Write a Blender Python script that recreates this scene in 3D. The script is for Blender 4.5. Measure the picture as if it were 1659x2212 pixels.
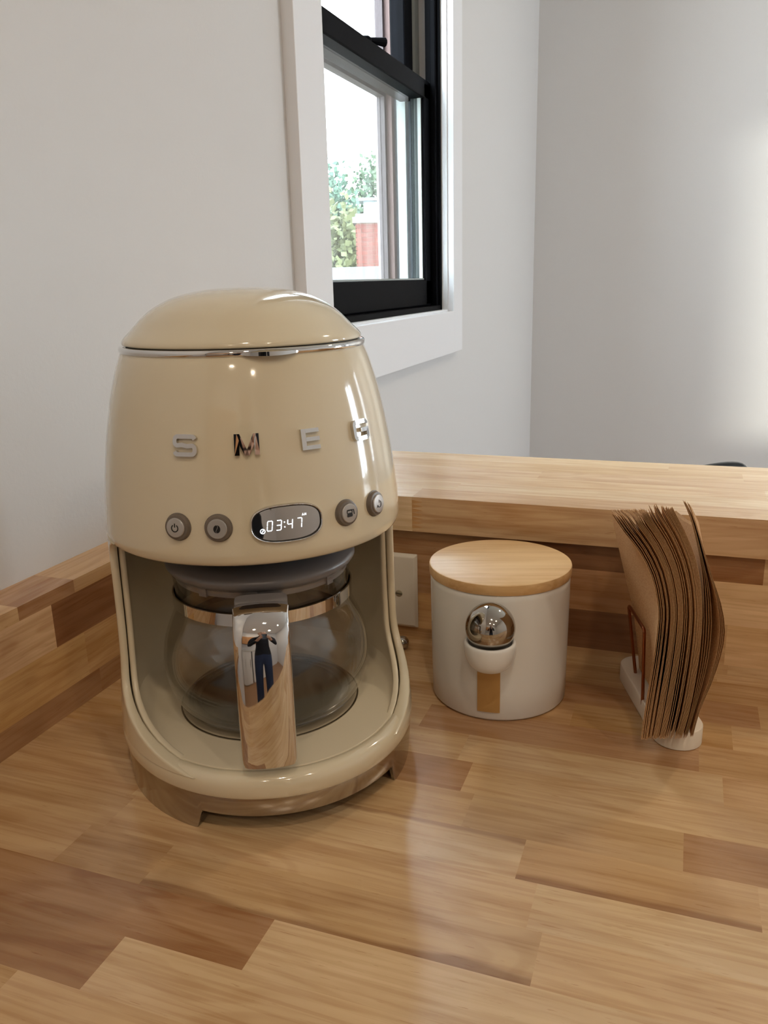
import bpy, bmesh, math, random
from mathutils import Vector, Matrix

# ------------------------------------------------------------------ camera, world, light, exposure
sc = bpy.context.scene
COL = sc.collection
for o in list(bpy.data.objects):
    bpy.data.objects.remove(o, do_unlink=True)

cam_d = bpy.data.cameras.new('camera')
cam_d.sensor_fit = 'VERTICAL'
cam_d.sensor_height = 36.0
cam_d.lens = 28.913
cam_d.clip_start = 0.01
cam_d.clip_end = 500
cam = bpy.data.objects.new('camera', cam_d)
COL.objects.link(cam)
cam.matrix_world = Matrix(((0.939794, -0.068414, 0.334823, 0.0),
                           (0.340748, 0.262231, -0.902843, 0.0),
                           (-0.026034, 0.962577, 0.269755, 0.4),
                           (0, 0, 0, 1)))
sc.camera = cam

vs = sc.view_settings
vs.view_transform = 'Standard'
vs.look = 'None'
vs.gamma = 1.0
vs.use_curve_mapping = False
vs.exposure = 0.05

world = bpy.data.worlds.new('sky')
sc.world = world
world.use_nodes = True
wn = world.node_tree
bg = wn.nodes['Background']
bg.inputs['Color'].default_value = (0.86, 0.93, 1.0, 1)
bg.inputs['Strength'].default_value = 20.0

def add_light(name, kind, loc, rot, energy, color, **kw):
    d = bpy.data.lights.new(name, kind)
    d.energy = energy
    d.color = color
    for k, v in kw.items():
        setattr(d, k, v)
    o = bpy.data.objects.new(name, d)
    COL.objects.link(o)
    o.location = loc
    o.rotation_euler = rot
    return o

SUN_DIR = Vector((-0.93, 0.365, -0.082)).normalized()
sun = add_light('sun', 'SUN', (6, -6, 3), (0, 0, 0), 7.0, (1.0, 0.94, 0.82), angle=math.radians(3))
sun.rotation_euler = SUN_DIR.to_track_quat('-Z', 'Y').to_euler()

def portal(name, loc, rot, sx, sy):
    o = add_light(name, 'AREA', loc, rot, 1.0, (1, 1, 1), shape='RECTANGLE', size=sx, size_y=sy)
    o.data.cycles.is_portal = True
    return o

# room dimensions (counter top is z = 0)
XW, YB, XR, YF = -0.5935, 3.36, 2.6, -2.6
ZF, ZC = -0.91, 2.12
# portals: left window, right-wall windows
portal('portal_left', (-0.80, 1.715, 1.14), (0, math.radians(-90), 0), 1.68, 0.80)
portal('portal_side', (2.72, 2.665, 0.55), (0, math.radians(90), 0), 1.2, 0.65)
portal('portal_back', (2.15, 3.48, 0.55), (math.radians(-90), 0, 0), 0.3, 1.2)

random.seed(7)
R = math.radians

# ------------------------------------------------------------------ helpers
def lin(c):
    return tuple((v / 12.92 if v <= 0.04045 else ((v + 0.055) / 1.055) ** 2.4) for v in [x / 255 for x in c])

def mat(name, col, rough=0.5, metal=0.0, spec=0.5, coat=0.0, emit=None, estr=0.0, bump=None, srgb=True):
    m = bpy.data.materials.new(name)
    m.use_nodes = True
    nt = m.node_tree
    b = nt.nodes['Principled BSDF']
    c = lin(col) if srgb else col
    b.inputs['Base Color'].default_value = (*c, 1)
    b.inputs['Roughness'].default_value = rough
    b.inputs['Metallic'].default_value = metal
    b.inputs['Specular IOR Level'].default_value = spec
    b.inputs['Coat Weight'].default_value = coat
    b.inputs['Coat Roughness'].default_value = 0.03
    if emit:
        b.inputs['Emission Color'].default_value = (*lin(emit), 1)
        b.inputs['Emission Strength'].default_value = estr
    if bump:
        scale, strength, dist = bump
        tc = nt.nodes.new('ShaderNodeTexCoord')
        no = nt.nodes.new('ShaderNodeTexNoise')
        no.inputs['Scale'].default_value = scale
        no.inputs['Detail'].default_value = 4
        bp = nt.nodes.new('ShaderNodeBump')
        bp.inputs['Strength'].default_value = strength
        bp.inputs['Distance'].default_value = dist
        nt.links.new(tc.outputs['Object'], no.inputs['Vector'])
        nt.links.new(no.outputs['Fac'], bp.inputs['Height'])
        nt.links.new(bp.outputs['Normal'], b.inputs['Normal'])
    return m

def glass_mat(name, tint=(1, 1, 1), ior=1.45, gloss=1.0, rough=0.0, edge=None):
    m = bpy.data.materials.new(name)
    m.use_nodes = True
    nt = m.node_tree
    nt.nodes.clear()
    out = nt.nodes.new('ShaderNodeOutputMaterial')
    mix = nt.nodes.new('ShaderNodeMixShader')
    tr = nt.nodes.new('ShaderNodeBsdfTransparent')
    tr.inputs['Color'].default_value = (*tint, 1)
    gl = nt.nodes.new('ShaderNodeBsdfGlossy')
    gl.inputs['Roughness'].default_value = rough
    gl.inputs['Color'].default_value = (gloss, gloss, gloss, 1)
    fr = nt.nodes.new('ShaderNodeFresnel')
    # same Fresnel on both sides of the sheet (the node inverts the index on back faces)
    ge = nt.nodes.new('ShaderNodeNewGeometry')
    mr = nt.nodes.new('ShaderNodeMapRange')
    mr.inputs['To Min'].default_value = ior
    mr.inputs['To Max'].default_value = 1.0 / ior
    nt.links.new(ge.outputs['Backfacing'], mr.inputs['Value'])
    nt.links.new(mr.outputs[0], fr.inputs['IOR'])
    if edge is not None:
        lw = nt.nodes.new('ShaderNodeLayerWeight')
        lw.inputs['Blend'].default_value = 0.35
        cm_ = nt.nodes.new('ShaderNodeMix'); cm_.data_type = 'RGBA'
        cm_.inputs[6].default_value = (*tint, 1)
        cm_.inputs[7].default_value = (*edge, 1)
        nt.links.new(lw.outputs['Facing'], cm_.inputs[0])
        nt.links.new(cm_.outputs[2], tr.inputs['Color'])
    nt.links.new(fr.outputs[0], mix.inputs[0])
    nt.links.new(tr.outputs[0], mix.inputs[1])
    nt.links.new(gl.outputs[0], mix.inputs[2])
    nt.links.new(mix.outputs[0], out.inputs['Surface'])
    return m

def wood_mat(name, rough=0.27, grain=1.0, spec=0.5, dark=(0.66, 0.54, 0.44)):
    """butcher block: base colour from the plank's own object colour; grain along local x;
    custom property 'streak' (-1..1) puts heartwood along one edge, 'figure' strengthens the grain."""
    m = bpy.data.materials.new(name)
    m.use_nodes = True
    nt = m.node_tree
    N = nt.nodes
    L = nt.links.new
    b = N['Principled BSDF']
    b.inputs['Roughness'].default_value = rough
    b.inputs['Specular IOR Level'].default_value = spec
    tc = N.new('ShaderNodeTexCoord')
    oi = N.new('ShaderNodeObjectInfo')
    def math_(op, a, bb=None, clamp=False):
        n = N.new('ShaderNodeMath')
        n.operation = op
        n.use_clamp = clamp
        for i, v in enumerate((a, bb)):
            if v is None:
                continue
            if isinstance(v, (int, float)):
                n.inputs[i].default_value = v
            else:
                L(v, n.inputs[i])
        return n.outputs[0]
    def attr(nm):
        n = N.new('ShaderNodeAttribute')
        n.attribute_type = 'OBJECT'
        n.attribute_name = nm
        return n.outputs['Fac']
    off = N.new('ShaderNodeCombineXYZ')
    rnd = math_('MULTIPLY', oi.outputs['Random'], 61.7)
    L(rnd, off.inputs[0]); L(math_('MULTIPLY', rnd, 1.7), off.inputs[1]); L(math_('MULTIPLY', rnd, 0.63), off.inputs[2])
    add = N.new('ShaderNodeVectorMath'); add.operation = 'ADD'
    L(tc.outputs['Object'], add.inputs[0]); L(off.outputs[0], add.inputs[1])
    def noise(sx, sy, sz, detail=4, distort=0.0, rough_=0.55):
        mp = N.new('ShaderNodeMapping')
        mp.inputs['Scale'].default_value = (sx, sy, sz)
        L(add.outputs[0], mp.inputs['Vector'])
        n = N.new('ShaderNodeTexNoise')
        n.inputs['Scale'].default_value = 1.0
        n.inputs['Detail'].default_value = detail
        n.inputs['Distortion'].default_value = distort
        n.inputs['Roughness'].default_value = rough_
        L(mp.outputs[0], n.inputs['Vector'])
        return n.outputs['Fac']
    def ramp(v, lo, hi):
        n = N.new('ShaderNodeMapRange')
        n.interpolation_type = 'SMOOTHSTEP'
        n.inputs['From Min'].default_value = lo
        n.inputs['From Max'].default_value = hi
        L(v, n.inputs['Value'])
        return n.outputs[0]
    broad = noise(4, 34, 34, 3, 0.6)
    fine = noise(9, 260, 260, 5, 0.4)
    blotch = noise(7, 16, 16, 3, 0.8)
    # cathedral rings
    warp = noise(3.2, 17, 17, 2, 0.5)
    ring = math_('MULTIPLY', warp, 46.0)
    ring = math_('SINE', ring)
    ring = ramp(ring, -0.2, 1.0)
    fleck = ramp(noise(60, 700, 700, 2), 0.68, 0.74)
    fig = attr('figure')
    g = math_('MULTIPLY', ramp(broad, 0.35, 0.72), math_('ADD', math_('MULTIPLY', fig, 0.75), 0.22))
    g = math_('ADD', g, math_('MULTIPLY', ring, math_('ADD', math_('MULTIPLY', fig, 0.26), 0.13)))
    g = math_('ADD', g, math_('MULTIPLY', ramp(fine, 0.42, 0.64), 0.32))
    g = math_('ADD', g, math_('MULTIPLY', fleck, 0.55))
    g = math_('MULTIPLY', g, grain, True)
    sep = N.new('ShaderNodeSeparateXYZ')
    L(tc.outputs['Object'], sep.inputs[0])
    st = attr('streak')
    sy = math_('MULTIPLY', st, sep.outputs['Y'])
    sy = math_('ADD', sy, math_('MULTIPLY', math_('SUBTRACT', blotch, 0.5), 0.016))
    s = math_('MULTIPLY', ramp(sy, 0.0128, 0.0166), 0.75)
    mul = N.new('ShaderNodeMix'); mul.data_type = 'RGBA'; mul.blend_type = 'MULTIPLY'
    mul.inputs[0].default_value = 1.0
    L(oi.outputs['Color'], mul.inputs[6])
    mul.inputs[7].default_value = (*dark, 1)
    mx = N.new('ShaderNodeMix'); mx.data_type = 'RGBA'
    L(g, mx.inputs[0]); L(oi.outputs['Color'], mx.inputs[6]); L(mul.outputs[2], mx.inputs[7])
    # heartwood streak along the edge
    mul2 = N.new('ShaderNodeMix'); mul2.data_type = 'RGBA'; mul2.blend_type = 'MULTIPLY'
    L(s, mul2.inputs[0]); L(mx.outputs[2], mul2.inputs[6])
    mul2.inputs[7].default_value = (0.50, 0.38, 0.32, 1)
    # lighter and darker blotches of the wood itself
    hs = N.new('ShaderNodeHueSaturation')
    L(mul2.outputs[2], hs.inputs['Color'])
    L(math_('ADD', math_('MULTIPLY', blotch, 0.22), 0.89), hs.inputs['Value'])
    L(math_('SUBTRACT', 1.10, math_('MULTIPLY', blotch, 0.20)), hs.inputs['Saturation'])
    L(hs.outputs[0], b.inputs['Base Color'])
    bp = N.new('ShaderNodeBump')
    bp.inputs['Strength'].default_value = 0.10
    bp.inputs['Distance'].default_value = 0.0006
    L(fine, bp.inputs['Height'])
    L(bp.outputs['Normal'], b.inputs['Normal'])
    return m

def new_mesh(name, verts, faces, m=None, parent=None, smooth=False, autosmooth=None):
    me = bpy.data.meshes.new(name)
    me.from_pydata([tuple(v) for v in verts], [], faces)
    me.update()
    return link_mesh(name, me, m, parent, smooth, autosmooth)

def link_mesh(name, me, m=None, parent=None, smooth=False, autosmooth=None):
    bm = bmesh.new()
    bm.from_mesh(me)
    bmesh.ops.recalc_face_normals(bm, faces=bm.faces)
    for f in bm.faces:
        f.smooth = smooth
    if smooth and autosmooth is not None:
        for e in bm.edges:
            if len(e.link_faces) == 2 and e.calc_face_angle(0) > R(autosmooth):
                e.smooth = False
    bm.to_mesh(me)
    bm.free()
    o = bpy.data.objects.new(name, me)
    COL.objects.link(o)
    if m:
        me.materials.append(m)
    if parent:
        o.parent = parent
    return o

class MB:
    """collects simple solids into one mesh"""
    def __init__(self):
        self.v, self.f = [], []
    def add(self, verts, faces):
        b = len(self.v)
        self.v += [Vector(p) for p in verts]
        self.f += [tuple(i + b for i in f) for f in faces]
        return self
    def box(self, x0, x1, y0, y1, z0, z1):
        return self.add([(x0, y0, z0), (x1, y0, z0), (x1, y1, z0), (x0, y1, z0), (x0, y0, z1), (x1, y0, z1), (x1, y1, z1), (x0, y1, z1)],
                        [(0, 3, 2, 1), (4, 5, 6, 7), (0, 1, 5, 4), (1, 2, 6, 5), (2, 3, 7, 6), (3, 0, 4, 7)])
    def prism(self, poly, fmap, h0, h1):
        """2D polygon (list of (u,v)) -> solid through fmap(u, v, h)"""
        n = len(poly)
        a = [fmap(u, v, h0) for u, v in poly]
        b = [fmap(u, v, h1) for u, v in poly]
        faces = [tuple(range(n)), tuple(range(2 * n - 1, n - 1, -1))]
        faces += [(i, i + n, (i + 1) % n + n, (i + 1) % n) for i in range(n)]
        return self.add(a + b, faces)
    def loft(self, loops, closed=True, cap0=False, cap1=False):
        n = len(loops[0])
        verts = [p for l in loops for p in l]
        faces = []
        for i in range(len(loops) - 1):
            for j in range(n if closed else n - 1):
                k = (j + 1) % n
                faces.append((i * n + j, i * n + k, (i + 1) * n + k, (i + 1) * n + j))
        if cap0:
            faces.append(tuple(range(n)))
        if cap1:
            faces.append(tuple(range((len(loops) - 1) * n, len(loops) * n)))
        return self.add(verts, faces)
    def lathe(self, prof, seg=64, cx=0, cy=0, a0=0, rfun=None, zfun=None):
        loops = []
        for r, z in prof:
            lp = []
            for k in range(seg):
                a = 2 * math.pi * k / seg
                rr = r if rfun is None else rfun(a, r)
                lp.append(Vector((cx + rr * math.sin(a), cy - rr * math.cos(a), z)))
            loops.append(lp)
        c0 = prof[0][0] > 1e-6
        c1 = prof[-1][0] > 1e-6
        return self.loft(loops, True, c0, c1)
    def tube(self, pts, r, seg=8, caps=True):
        pts = [Vector(p) for p in pts]
        loops = []
        up = Vector((0, 0, 1))
        t0 = (pts[1] - pts[0]).normalized()
        if abs(t0.dot(up)) > 0.95:
            up = Vector((1, 0, 0))
        nrm = (up - t0 * up.dot(t0)).normalized()
        for i, p in enumerate(pts):
            a = pts[max(i - 1, 0)]
            b = pts[min(i + 1, len(pts) - 1)]
            t = (b - a).normalized()
            nrm = (nrm - t * nrm.dot(t)).normalized()
            bn = t.cross(nrm)
            rr = r[i] if isinstance(r, (list, tuple)) else r
            loops.append([p + (nrm * math.cos(2 * math.pi * k / seg) + bn * math.sin(2 * math.pi * k / seg)) * rr for k in range(seg)])
        return self.loft(loops, True, caps, caps)
    def build(self, name, m, parent=None, smooth=False, autosmooth=35, merge=True):
        me = bpy.data.meshes.new(name)
        me.from_pydata([tuple(v) for v in self.v], [], self.f)
        if merge:
            bm = bmesh.new()
            bm.from_mesh(me)
            bmesh.ops.remove_doubles(bm, verts=bm.verts, dist=1e-6)
            big = [f for f in bm.faces if len(f.verts) > 4]
            if big:
                bmesh.ops.triangulate(bm, faces=big)
            bm.to_mesh(me)
            bm.free()
        return link_mesh(name, me, m, parent, smooth, autosmooth)

def bevel(o, w, seg=2):
    md = o.modifiers.new('bevel', 'BEVEL')
    md.width = w
    md.segments = seg
    md.limit_method = 'ANGLE'
    md.angle_limit = R(40)
    return o

def catmull(pts, n=6):
    P = [Vector(p) for p in pts]
    out = []
    for i in range(len(P) - 1):
        p0 = P[i - 1] if i > 0 else P[i] * 2 - P[i + 1]
        p1, p2 = P[i], P[i + 1]
        p3 = P[i + 2] if i + 2 < len(P) else P[i + 1] * 2 - P[i]
        for k in range(n):
            t = k / n
            out.append(0.5 * ((2 * p1) + (p2 - p0) * t + (2 * p0 - 5 * p1 + 4 * p2 - p3) * t * t + (3 * p1 - p0 - 3 * p2 + p3) * t ** 3))
    out.append(P[-1])
    return out

def interp(tab, x):
    if x <= tab[0][0]:
        return tab[0][1]
    for (a, b), (c, d) in zip(tab, tab[1:]):
        if x <= c:
            return b + (d - b) * (x - a) / (c - a)
    return tab[-1][1]

def tag(o, label=None, cat=None, group=None, kind=None):
    if label: o['label'] = label
    if cat: o['category'] = cat
    if group: o['group'] = group
    if kind: o['kind'] = kind
    return o

def thing(name, loc, label, cat, rz=0.0, group=None):
    o = bpy.data.objects.new(name, None)
    o.empty_display_size = 0.05
    COL.objects.link(o)
    o.location = loc
    o.rotation_euler = (0, 0, rz)
    return tag(o, label, cat, group)

def struct(o, label=None):
    o['kind'] = 'structure'
    if label:
        o['label'] = label
    return o

# ------------------------------------------------------------------ materials
M = {}
M['wall'] = mat('wall_paint', (214, 213, 213), 0.42, spec=0.35, bump=(220, 0.10, 0.002))
M['ceil'] = mat('ceiling_paint', (232, 230, 226), 0.8)
M['trim'] = mat('trim_paint', (233, 234, 238), 0.35, spec=0.4)
M['floor'] = mat('floor_wood', (150, 112, 78), 0.4)
M['black'] = mat('black_window_paint', (8, 9, 13), 0.5, spec=0.04)
M['vinyl'] = mat('white_vinyl', (164, 170, 168), 0.4)
M['grey_alu'] = mat('grey_weatherstrip', (82, 86, 92), 0.5)
M['brown_alu'] = mat('brown_storm_frame', (80, 70, 72), 0.6, bump=(60, 0.3, 0.004))
M['pane'] = glass_mat('window_glass', (0.96, 0.985, 0.985), 1.45)
M['wood'] = wood_mat('birch_butcher_block', rough=0.25, spec=0.6)
M['woodlid'] = wood_mat('beech_lid', rough=0.42, grain=0.75, spec=0.35, dark=(0.74, 0.6, 0.45))
M['cream'] = mat('cream_gloss_enamel', (214, 201, 173), 0.10, spec=0.5, coat=0.6)
M['cream_in'] = mat('cream_plastic', (214, 201, 174), 0.22, spec=0.5)
M['chrome'] = mat('chrome', (216, 214, 212), 0.03, 1.0)
M['chrome_dark'] = mat('brushed_chrome', (178, 172, 164), 0.14, 1.0)
M['steel'] = mat('polished_steel', (176, 170, 162), 0.07, 1.0)
M['gap'] = mat('dark_gap', (24, 22, 20), 0.6)
M['btn_ring'] = mat('button_collar_taupe', (108, 97, 86), 0.35)
M['btn_cap'] = mat('button_cap_silver', (178, 173, 168), 0.28, 0.55)
M['ink'] = mat('black_print', (14, 14, 15), 0.4)
M['screen'] = mat('mirror_screen', (196, 190, 184), 0.03, 1.0)
M['led'] = mat('white_led', (235, 245, 255), 0.5, emit=(235, 246, 255), estr=1.6)
M['greyplastic'] = mat('grey_plastic', (124, 119, 118), 0.38)
M['lidgrey'] = mat('grey_lid_plastic', (122, 118, 118), 0.30)
M['plate'] = mat('warming_plate', (168, 154, 130), 0.25, 0.0)
M['glass'] = glass_mat('carafe_glass', (0.997, 0.995, 0.99), 1.56, edge=(0.90, 0.895, 0.88))
M['ceramic'] = mat('white_glazed_ceramic', (226, 224, 219), 0.16, spec=0.5)
M['gold'] = mat('brass_strip', (190, 150, 92), 0.34, 0.3)
M['resin'] = mat('white_stone_resin', (226, 214, 196), 0.55)
M['copper'] = mat('copper_wire', (150, 92, 62), 0.22, 1.0)
M['switch'] = mat('ivory_plate', (222, 212, 196), 0.38)
M['screw'] = mat('screw_paint', (168, 158, 134), 0.3, 0.4)
M['chair'] = mat('black_chair_lacquer', (14, 15, 18), 0.25)
M['lampglow'] = mat('lamp_diffuser', (255, 236, 205), 0.5, emit=(255, 222, 176), estr=14.0)

def napkin_mat():
    m = bpy.data.materials.new('kraft_paper')
    m.use_nodes = True
    nt = m.node_tree
    b = nt.nodes['Principled BSDF']
    b.inputs['Roughness'].default_value = 0.9
    b.inputs['Specular IOR Level'].default_value = 0.1
    tc = nt.nodes.new('ShaderNodeTexCoord')
    n = nt.nodes.new('ShaderNodeTexNoise')
    n.inputs['Scale'].default_value = 700
    n.inputs['Detail'].default_value = 4
    r = nt.nodes.new('ShaderNodeValToRGB')
    r.color_ramp.elements[0].position = 0.3
    r.color_ramp.elements[0].color = (*lin((184, 138, 94)), 1)
    r.color_ramp.elements[1].position = 0.72
    r.color_ramp.elements[1].color = (*lin((214, 174, 130)), 1)
    bp = nt.nodes.new('ShaderNodeBump')
    bp.inputs['Strength'].default_value = 0.35
    bp.inputs['Distance'].default_value = 0.0005
    nt.links.new(tc.outputs['Object'], n.inputs['Vector'])
    nt.links.new(n.outputs['Fac'], r.inputs[0])
    nt.links.new(r.outputs[0], b.inputs['Base Color'])
    nt.links.new(n.outputs['Fac'], bp.inputs['Height'])
    nt.links.new(bp.outputs[0], b.inputs['Normal'])
    return m
M['napkin'] = napkin_mat()

# ------------------------------------------------------------------ room shell
def wall_box(name, *b, m='wall', label=None):
    return struct(MB().box(*b).build(name, M[m]), label)

T = 0.19   # left wall thickness
# left wall around the window opening (opening Y 1.3095..2.124, z 0.3025..1.97)
OY0, OY1, OZ0, OZ1 = 1.3095, 2.124, 0.3025, 1.97
mb = MB()
mb.box(XW - T, XW, YF, OY0, ZF, ZC).box(XW - T, XW, OY1, YB, ZF, ZC)
mb.box(XW - T, XW, OY0, OY1, ZF, OZ0).box(XW - T, XW, OY0, OY1, OZ1, ZC)
struct(mb.build('wall_left', M['wall']), 'smooth white painted wall holding the black sash window')
WBK = (2.0, 2.3, -0.05, 1.15)
struct(MB().box(XW - T, WBK[0], YB, YB + 0.15, ZF, ZC).box(WBK[1], XR + 0.15, YB, YB + 0.15, ZF, ZC).box(WBK[0], WBK[1], YB, YB + 0.15, ZF, WBK[2])
       .box(WBK[0], WBK[1], YB, YB + 0.15, WBK[3], ZC).build('wall_back', M['wall']), 'pale grey-white wall closing the far end of the room')
wall_box('wall_front', XW - T, XR + 0.15, YF - 0.15, YF, ZF, ZC)
mb = MB()
WR = [(2.34, 2.99, -0.05, 1.15)]
mb.box(XR, XR + 0.15, YF, WR[0][0], ZF, ZC).box(XR, XR + 0.15, WR[0][1], YB, ZF, ZC)
for y0, y1, z0, z1 in WR:
    mb.box(XR, XR + 0.15, y0, y1, ZF, z0).box(XR, XR + 0.15, y0, y1, z1, ZC)
struct(mb.build('wall_right', M['wall']))
wall_box('floor', XW - T, XR + 0.15, YF - 0.15, YB + 0.15, ZF - 0.1, ZF, m='floor')
wall_box('ceiling', XW - T, XR + 0.15, YF - 0.15, YB + 0.15, ZC, ZC + 0.1, m='ceil')
# half-height wall carrying the bar ledge
wall_box('wall_half_height', XW, 1.6, 0.8615, 1.045, ZF, 0.1315, label='half-height wall under the butcher-block ledge')

# windows beside the view (seen only as reflections)
for i, (loc, rz, hw, hh, lab) in enumerate((((XR, (WR[0][0] + WR[0][1]) / 2, WR[0][2]), 0.0, (WR[0][1] - WR[0][0]) / 2, WR[0][3] - WR[0][2], 'white-framed window in the side wall by the far corner'),
                                            (((WBK[0] + WBK[1]) / 2, YB, WBK[2]), R(90), (WBK[1] - WBK[0]) / 2, WBK[3] - WBK[2], 'narrow white-framed window in the far wall'))):
    w = bpy.data.objects.new('window_%d' % (i + 2), None)
    COL.objects.link(w)
    w.location = loc
    w.rotation_euler = (0, 0, rz)
    struct(w, lab)
    f = MB()
    t = 0.05
    f.box(0.03, 0.11, -hw, -hw + t, 0, hh).box(0.03, 0.11, hw - t, hw, 0, hh).box(0.03, 0.11, -hw, hw, 0, t).box(0.03, 0.11, -hw, hw, hh - t, hh)
    f.build('window_frame', M['trim'], w)
    MB().box(0.04, 0.10, -0.025, 0.025, t, hh - t).build('mullion', M['trim'], w)
    MB().box(0.068, 0.072, -hw + t, -0.025, t, hh - t).build('pane', M['pane'], w)
    MB().box(0.068, 0.072, 0.025, hw - t, t, hh - t).build('pane', M['pane'], w)

# ------------------------------------------------------------------ window_1 (double-hung, black sashes, white casing)
win = bpy.data.objects.new('window_1', None)
COL.objects.link(win)
struct(win, 'black double-hung sash window in flat white casing')
XC = -0.5735
CY0, CY1 = 1.2235, 2.188
IY0, IY1 = 1.3295, 2.104
CZ0, CZ1 = 0.2175, 2.055
IZ0, IZ1 = 0.3225, 1.95
def wbox(name, m, *b, bev=0.0015):
    o = MB().box(*b).build(name, M[m], win)
    return bevel(o, bev) if bev else o
wbox('casing', 'trim', XW - 0.001, XC, CY0, IY0, CZ0, CZ1)
wbox('casing', 'trim', XW - 0.001, XC, IY1, CY1, CZ0, CZ1)
wbox('casing', 'trim', XW - 0.001, XC + 0.0006, IY0 - 0.0002, IY1 + 0.0002, CZ0, IZ0)
wbox('casing', 'trim', XW - 0.001, XC, IY0, IY1, IZ1, CZ1)
# white jamb liner (reveal) up to the black frame
wbox('jamb', 'trim', -0.606, XW + 0.004, IY0 - 0.019, IY0 + 0.004, IZ0 - 0.019, IZ1, bev=0)
wbox('jamb', 'trim', -0.606, XW + 0.004, IY1 - 0.004, IY1 + 0.019, IZ0 - 0.019, IZ1, bev=0)
wbox('sill', 'trim', -0.612, XW + 0.004, IY0, IY1, IZ0 - 0.019, IZ0 + 0.004, bev=0.001)
# black frame
FX0, FX1 = -0.76, -0.604
wbox('frame_jamb', 'black', -0.70, FX1, IY0 - 0.018, IY0 + 0.012, IZ0 - 0.018, IZ1)
wbox('frame_jamb', 'black', -0.64, FX1, IY1 - 0.012, IY1 + 0.018, IZ0 - 0.018, IZ1)
wbox('frame_stop', 'black', -0.624, -0.612, IY1 - 0.024, IY1 - 0.012, IZ0, IZ1)
wbox('frame_sill', 'black', -0.70, -0.606, IY0, IY1, IZ0 - 0.018, IZ0 + 0.016)
wbox('frame_head', 'black', -0.76, FX1, IY0, IY1, IZ1 - 0.03, IZ1 + 0.018)
# lower sash
LX0, LX1 = -0.664, -0.628
SY0, SY1 = IY0 + 0.012, IY1 - 0.014
sash = MB().box(LX0, LX1, SY0, SY1, 0.339, 0.402).build('sash_rail', M['black'], win); bevel(sash, 0.003)
o = MB().box(LX0, LX1, SY0, SY1, 0.815, 0.857).build('meeting_rail', M['black'], win); bevel(o, 0.003)
o = MB().box(LX0, LX1, SY0, SY0 + 0.045, 0.34, 0.85).build('sash_stile', M['black'], win); bevel(o, 0.003)
o = MB().box(LX0, LX1, SY1 - 0.048, SY1, 0.34, 0.85).build('sash_stile', M['black'], win); bevel(o, 0.003)
MB().box(-0.648, -0.644, SY0 + 0.04, SY1 - 0.044, 0.40, 0.818).build('pane', M['pane'], win)
# glazing beads of the lower sash (pale line round the glass)
gb = MB()
gb.box(-0.644, -0.636, SY1 - 0.053, SY1 - 0.048, 0.402, 0.815)
gb.box(-0.644, -0.634, SY0 + 0.045, SY1 - 0.048, 0.402, 0.4055)
gb.build('glazing_bead', M['vinyl'], win)
# upper sash, one track further out
UX0, UX1 = -0.704, -0.668
o = MB().box(UX0, UX1, SY0, SY1, 0.820, 0.858).build('sash_rail', M['black'], win); bevel(o, 0.003)
o = MB().box(UX0, UX1, SY1 - 0.066, SY1 - 0.006, 0.82, IZ1 - 0.03).build('sash_stile', M['black'], win); bevel(o, 0.003)
o = MB().box(UX0, UX1, SY0, SY0 + 0.05, 0.82, IZ1 - 0.03).build('sash_stile', M['black'], win); bevel(o, 0.003)
o = MB().box(UX0, UX1, SY0, SY1, IZ1 - 0.075, IZ1 - 0.03).build('sash_rail', M['black'], win)
MB().box(-0.688, -0.684, SY0 + 0.045, SY1 - 0.06, 0.85, IZ1 - 0.07).build('pane', M['pane'], win)
# tracks in the far jamb: white vinyl, grey weatherstrip, white, then the brown storm frame
tr = [('track', 'vinyl', -0.672, -0.664, 0.010), ('weatherstrip', 'grey_alu', -0.690, -0.672, 0.004), ('track', 'vinyl', -0.712, -0.690, 0.016),
      ('weatherstrip', 'grey_alu', -0.722, -0.712, 0.006)]
for nm, m, x0, x1, pr in tr:
    MB().box(x0, x1, IY1 - pr - 0.004, IY1 + 0.018, IZ0 - 0.018, IZ1).build(nm, M[m], win)
    MB().box(x0, x1, IY0 - 0.018, IY0 + pr, IZ0 - 0.018, IZ1).build(nm, M[m], win)
# storm window
sw = MB()
for (y0, y1, z0, z1) in ((IY1 - 0.040, IY1 + 0.018, IZ0 - 0.018, IZ1), (IY0 - 0.018, IY0 + 0.03, IZ0 - 0.018, IZ1),
                         (IY0, IY1, 0.832, 0.852), (IY0, IY1, IZ0 - 0.018, IZ0 + 0.02), (IY0, IY1, IZ1 - 0.04, IZ1)):
    sw.box(-0.756, -0.736, y0, y1, z0, z1)
sw.build('storm_frame', M['brown_alu'], win)
sw = MB()
sw.box(-0.736, -0.722, IY1 - 0.028, IY1 + 0.018, IZ0 - 0.018, IZ1).box(-0.736, -0.722, IY0, IY1, 0.845, 0.860)
sw.build('storm_track', mat('terracotta_storm_track', (118, 94, 90), 0.6), win)
MB().box(-0.7485, -0.7455, IY0 + 0.03, IY1 - 0.04, IZ0 + 0.02, 0.832).build('storm_pane', M['pane'], win)
# sash lock with cam lever on the meeting rail
lk = MB()
lk.box(-0.672, -0.640, 1.700, 1.760, 0.857, 0.863)
lk.lathe([(0.0, 0.863), (0.013, 0.863), (0.013, 0.872), (0.010, 0.875), (0, 0.876)], 16, -0.655, 1.73)
lk.tube([(-0.655, 1.73, 0.869), (-0.640, 1.752, 0.870), (-0.628, 1.772, 0.871)], [0.006, 0.007, 0.009], 10)
lk.build('sash_lock', M['black'], win, smooth=True)

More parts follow.
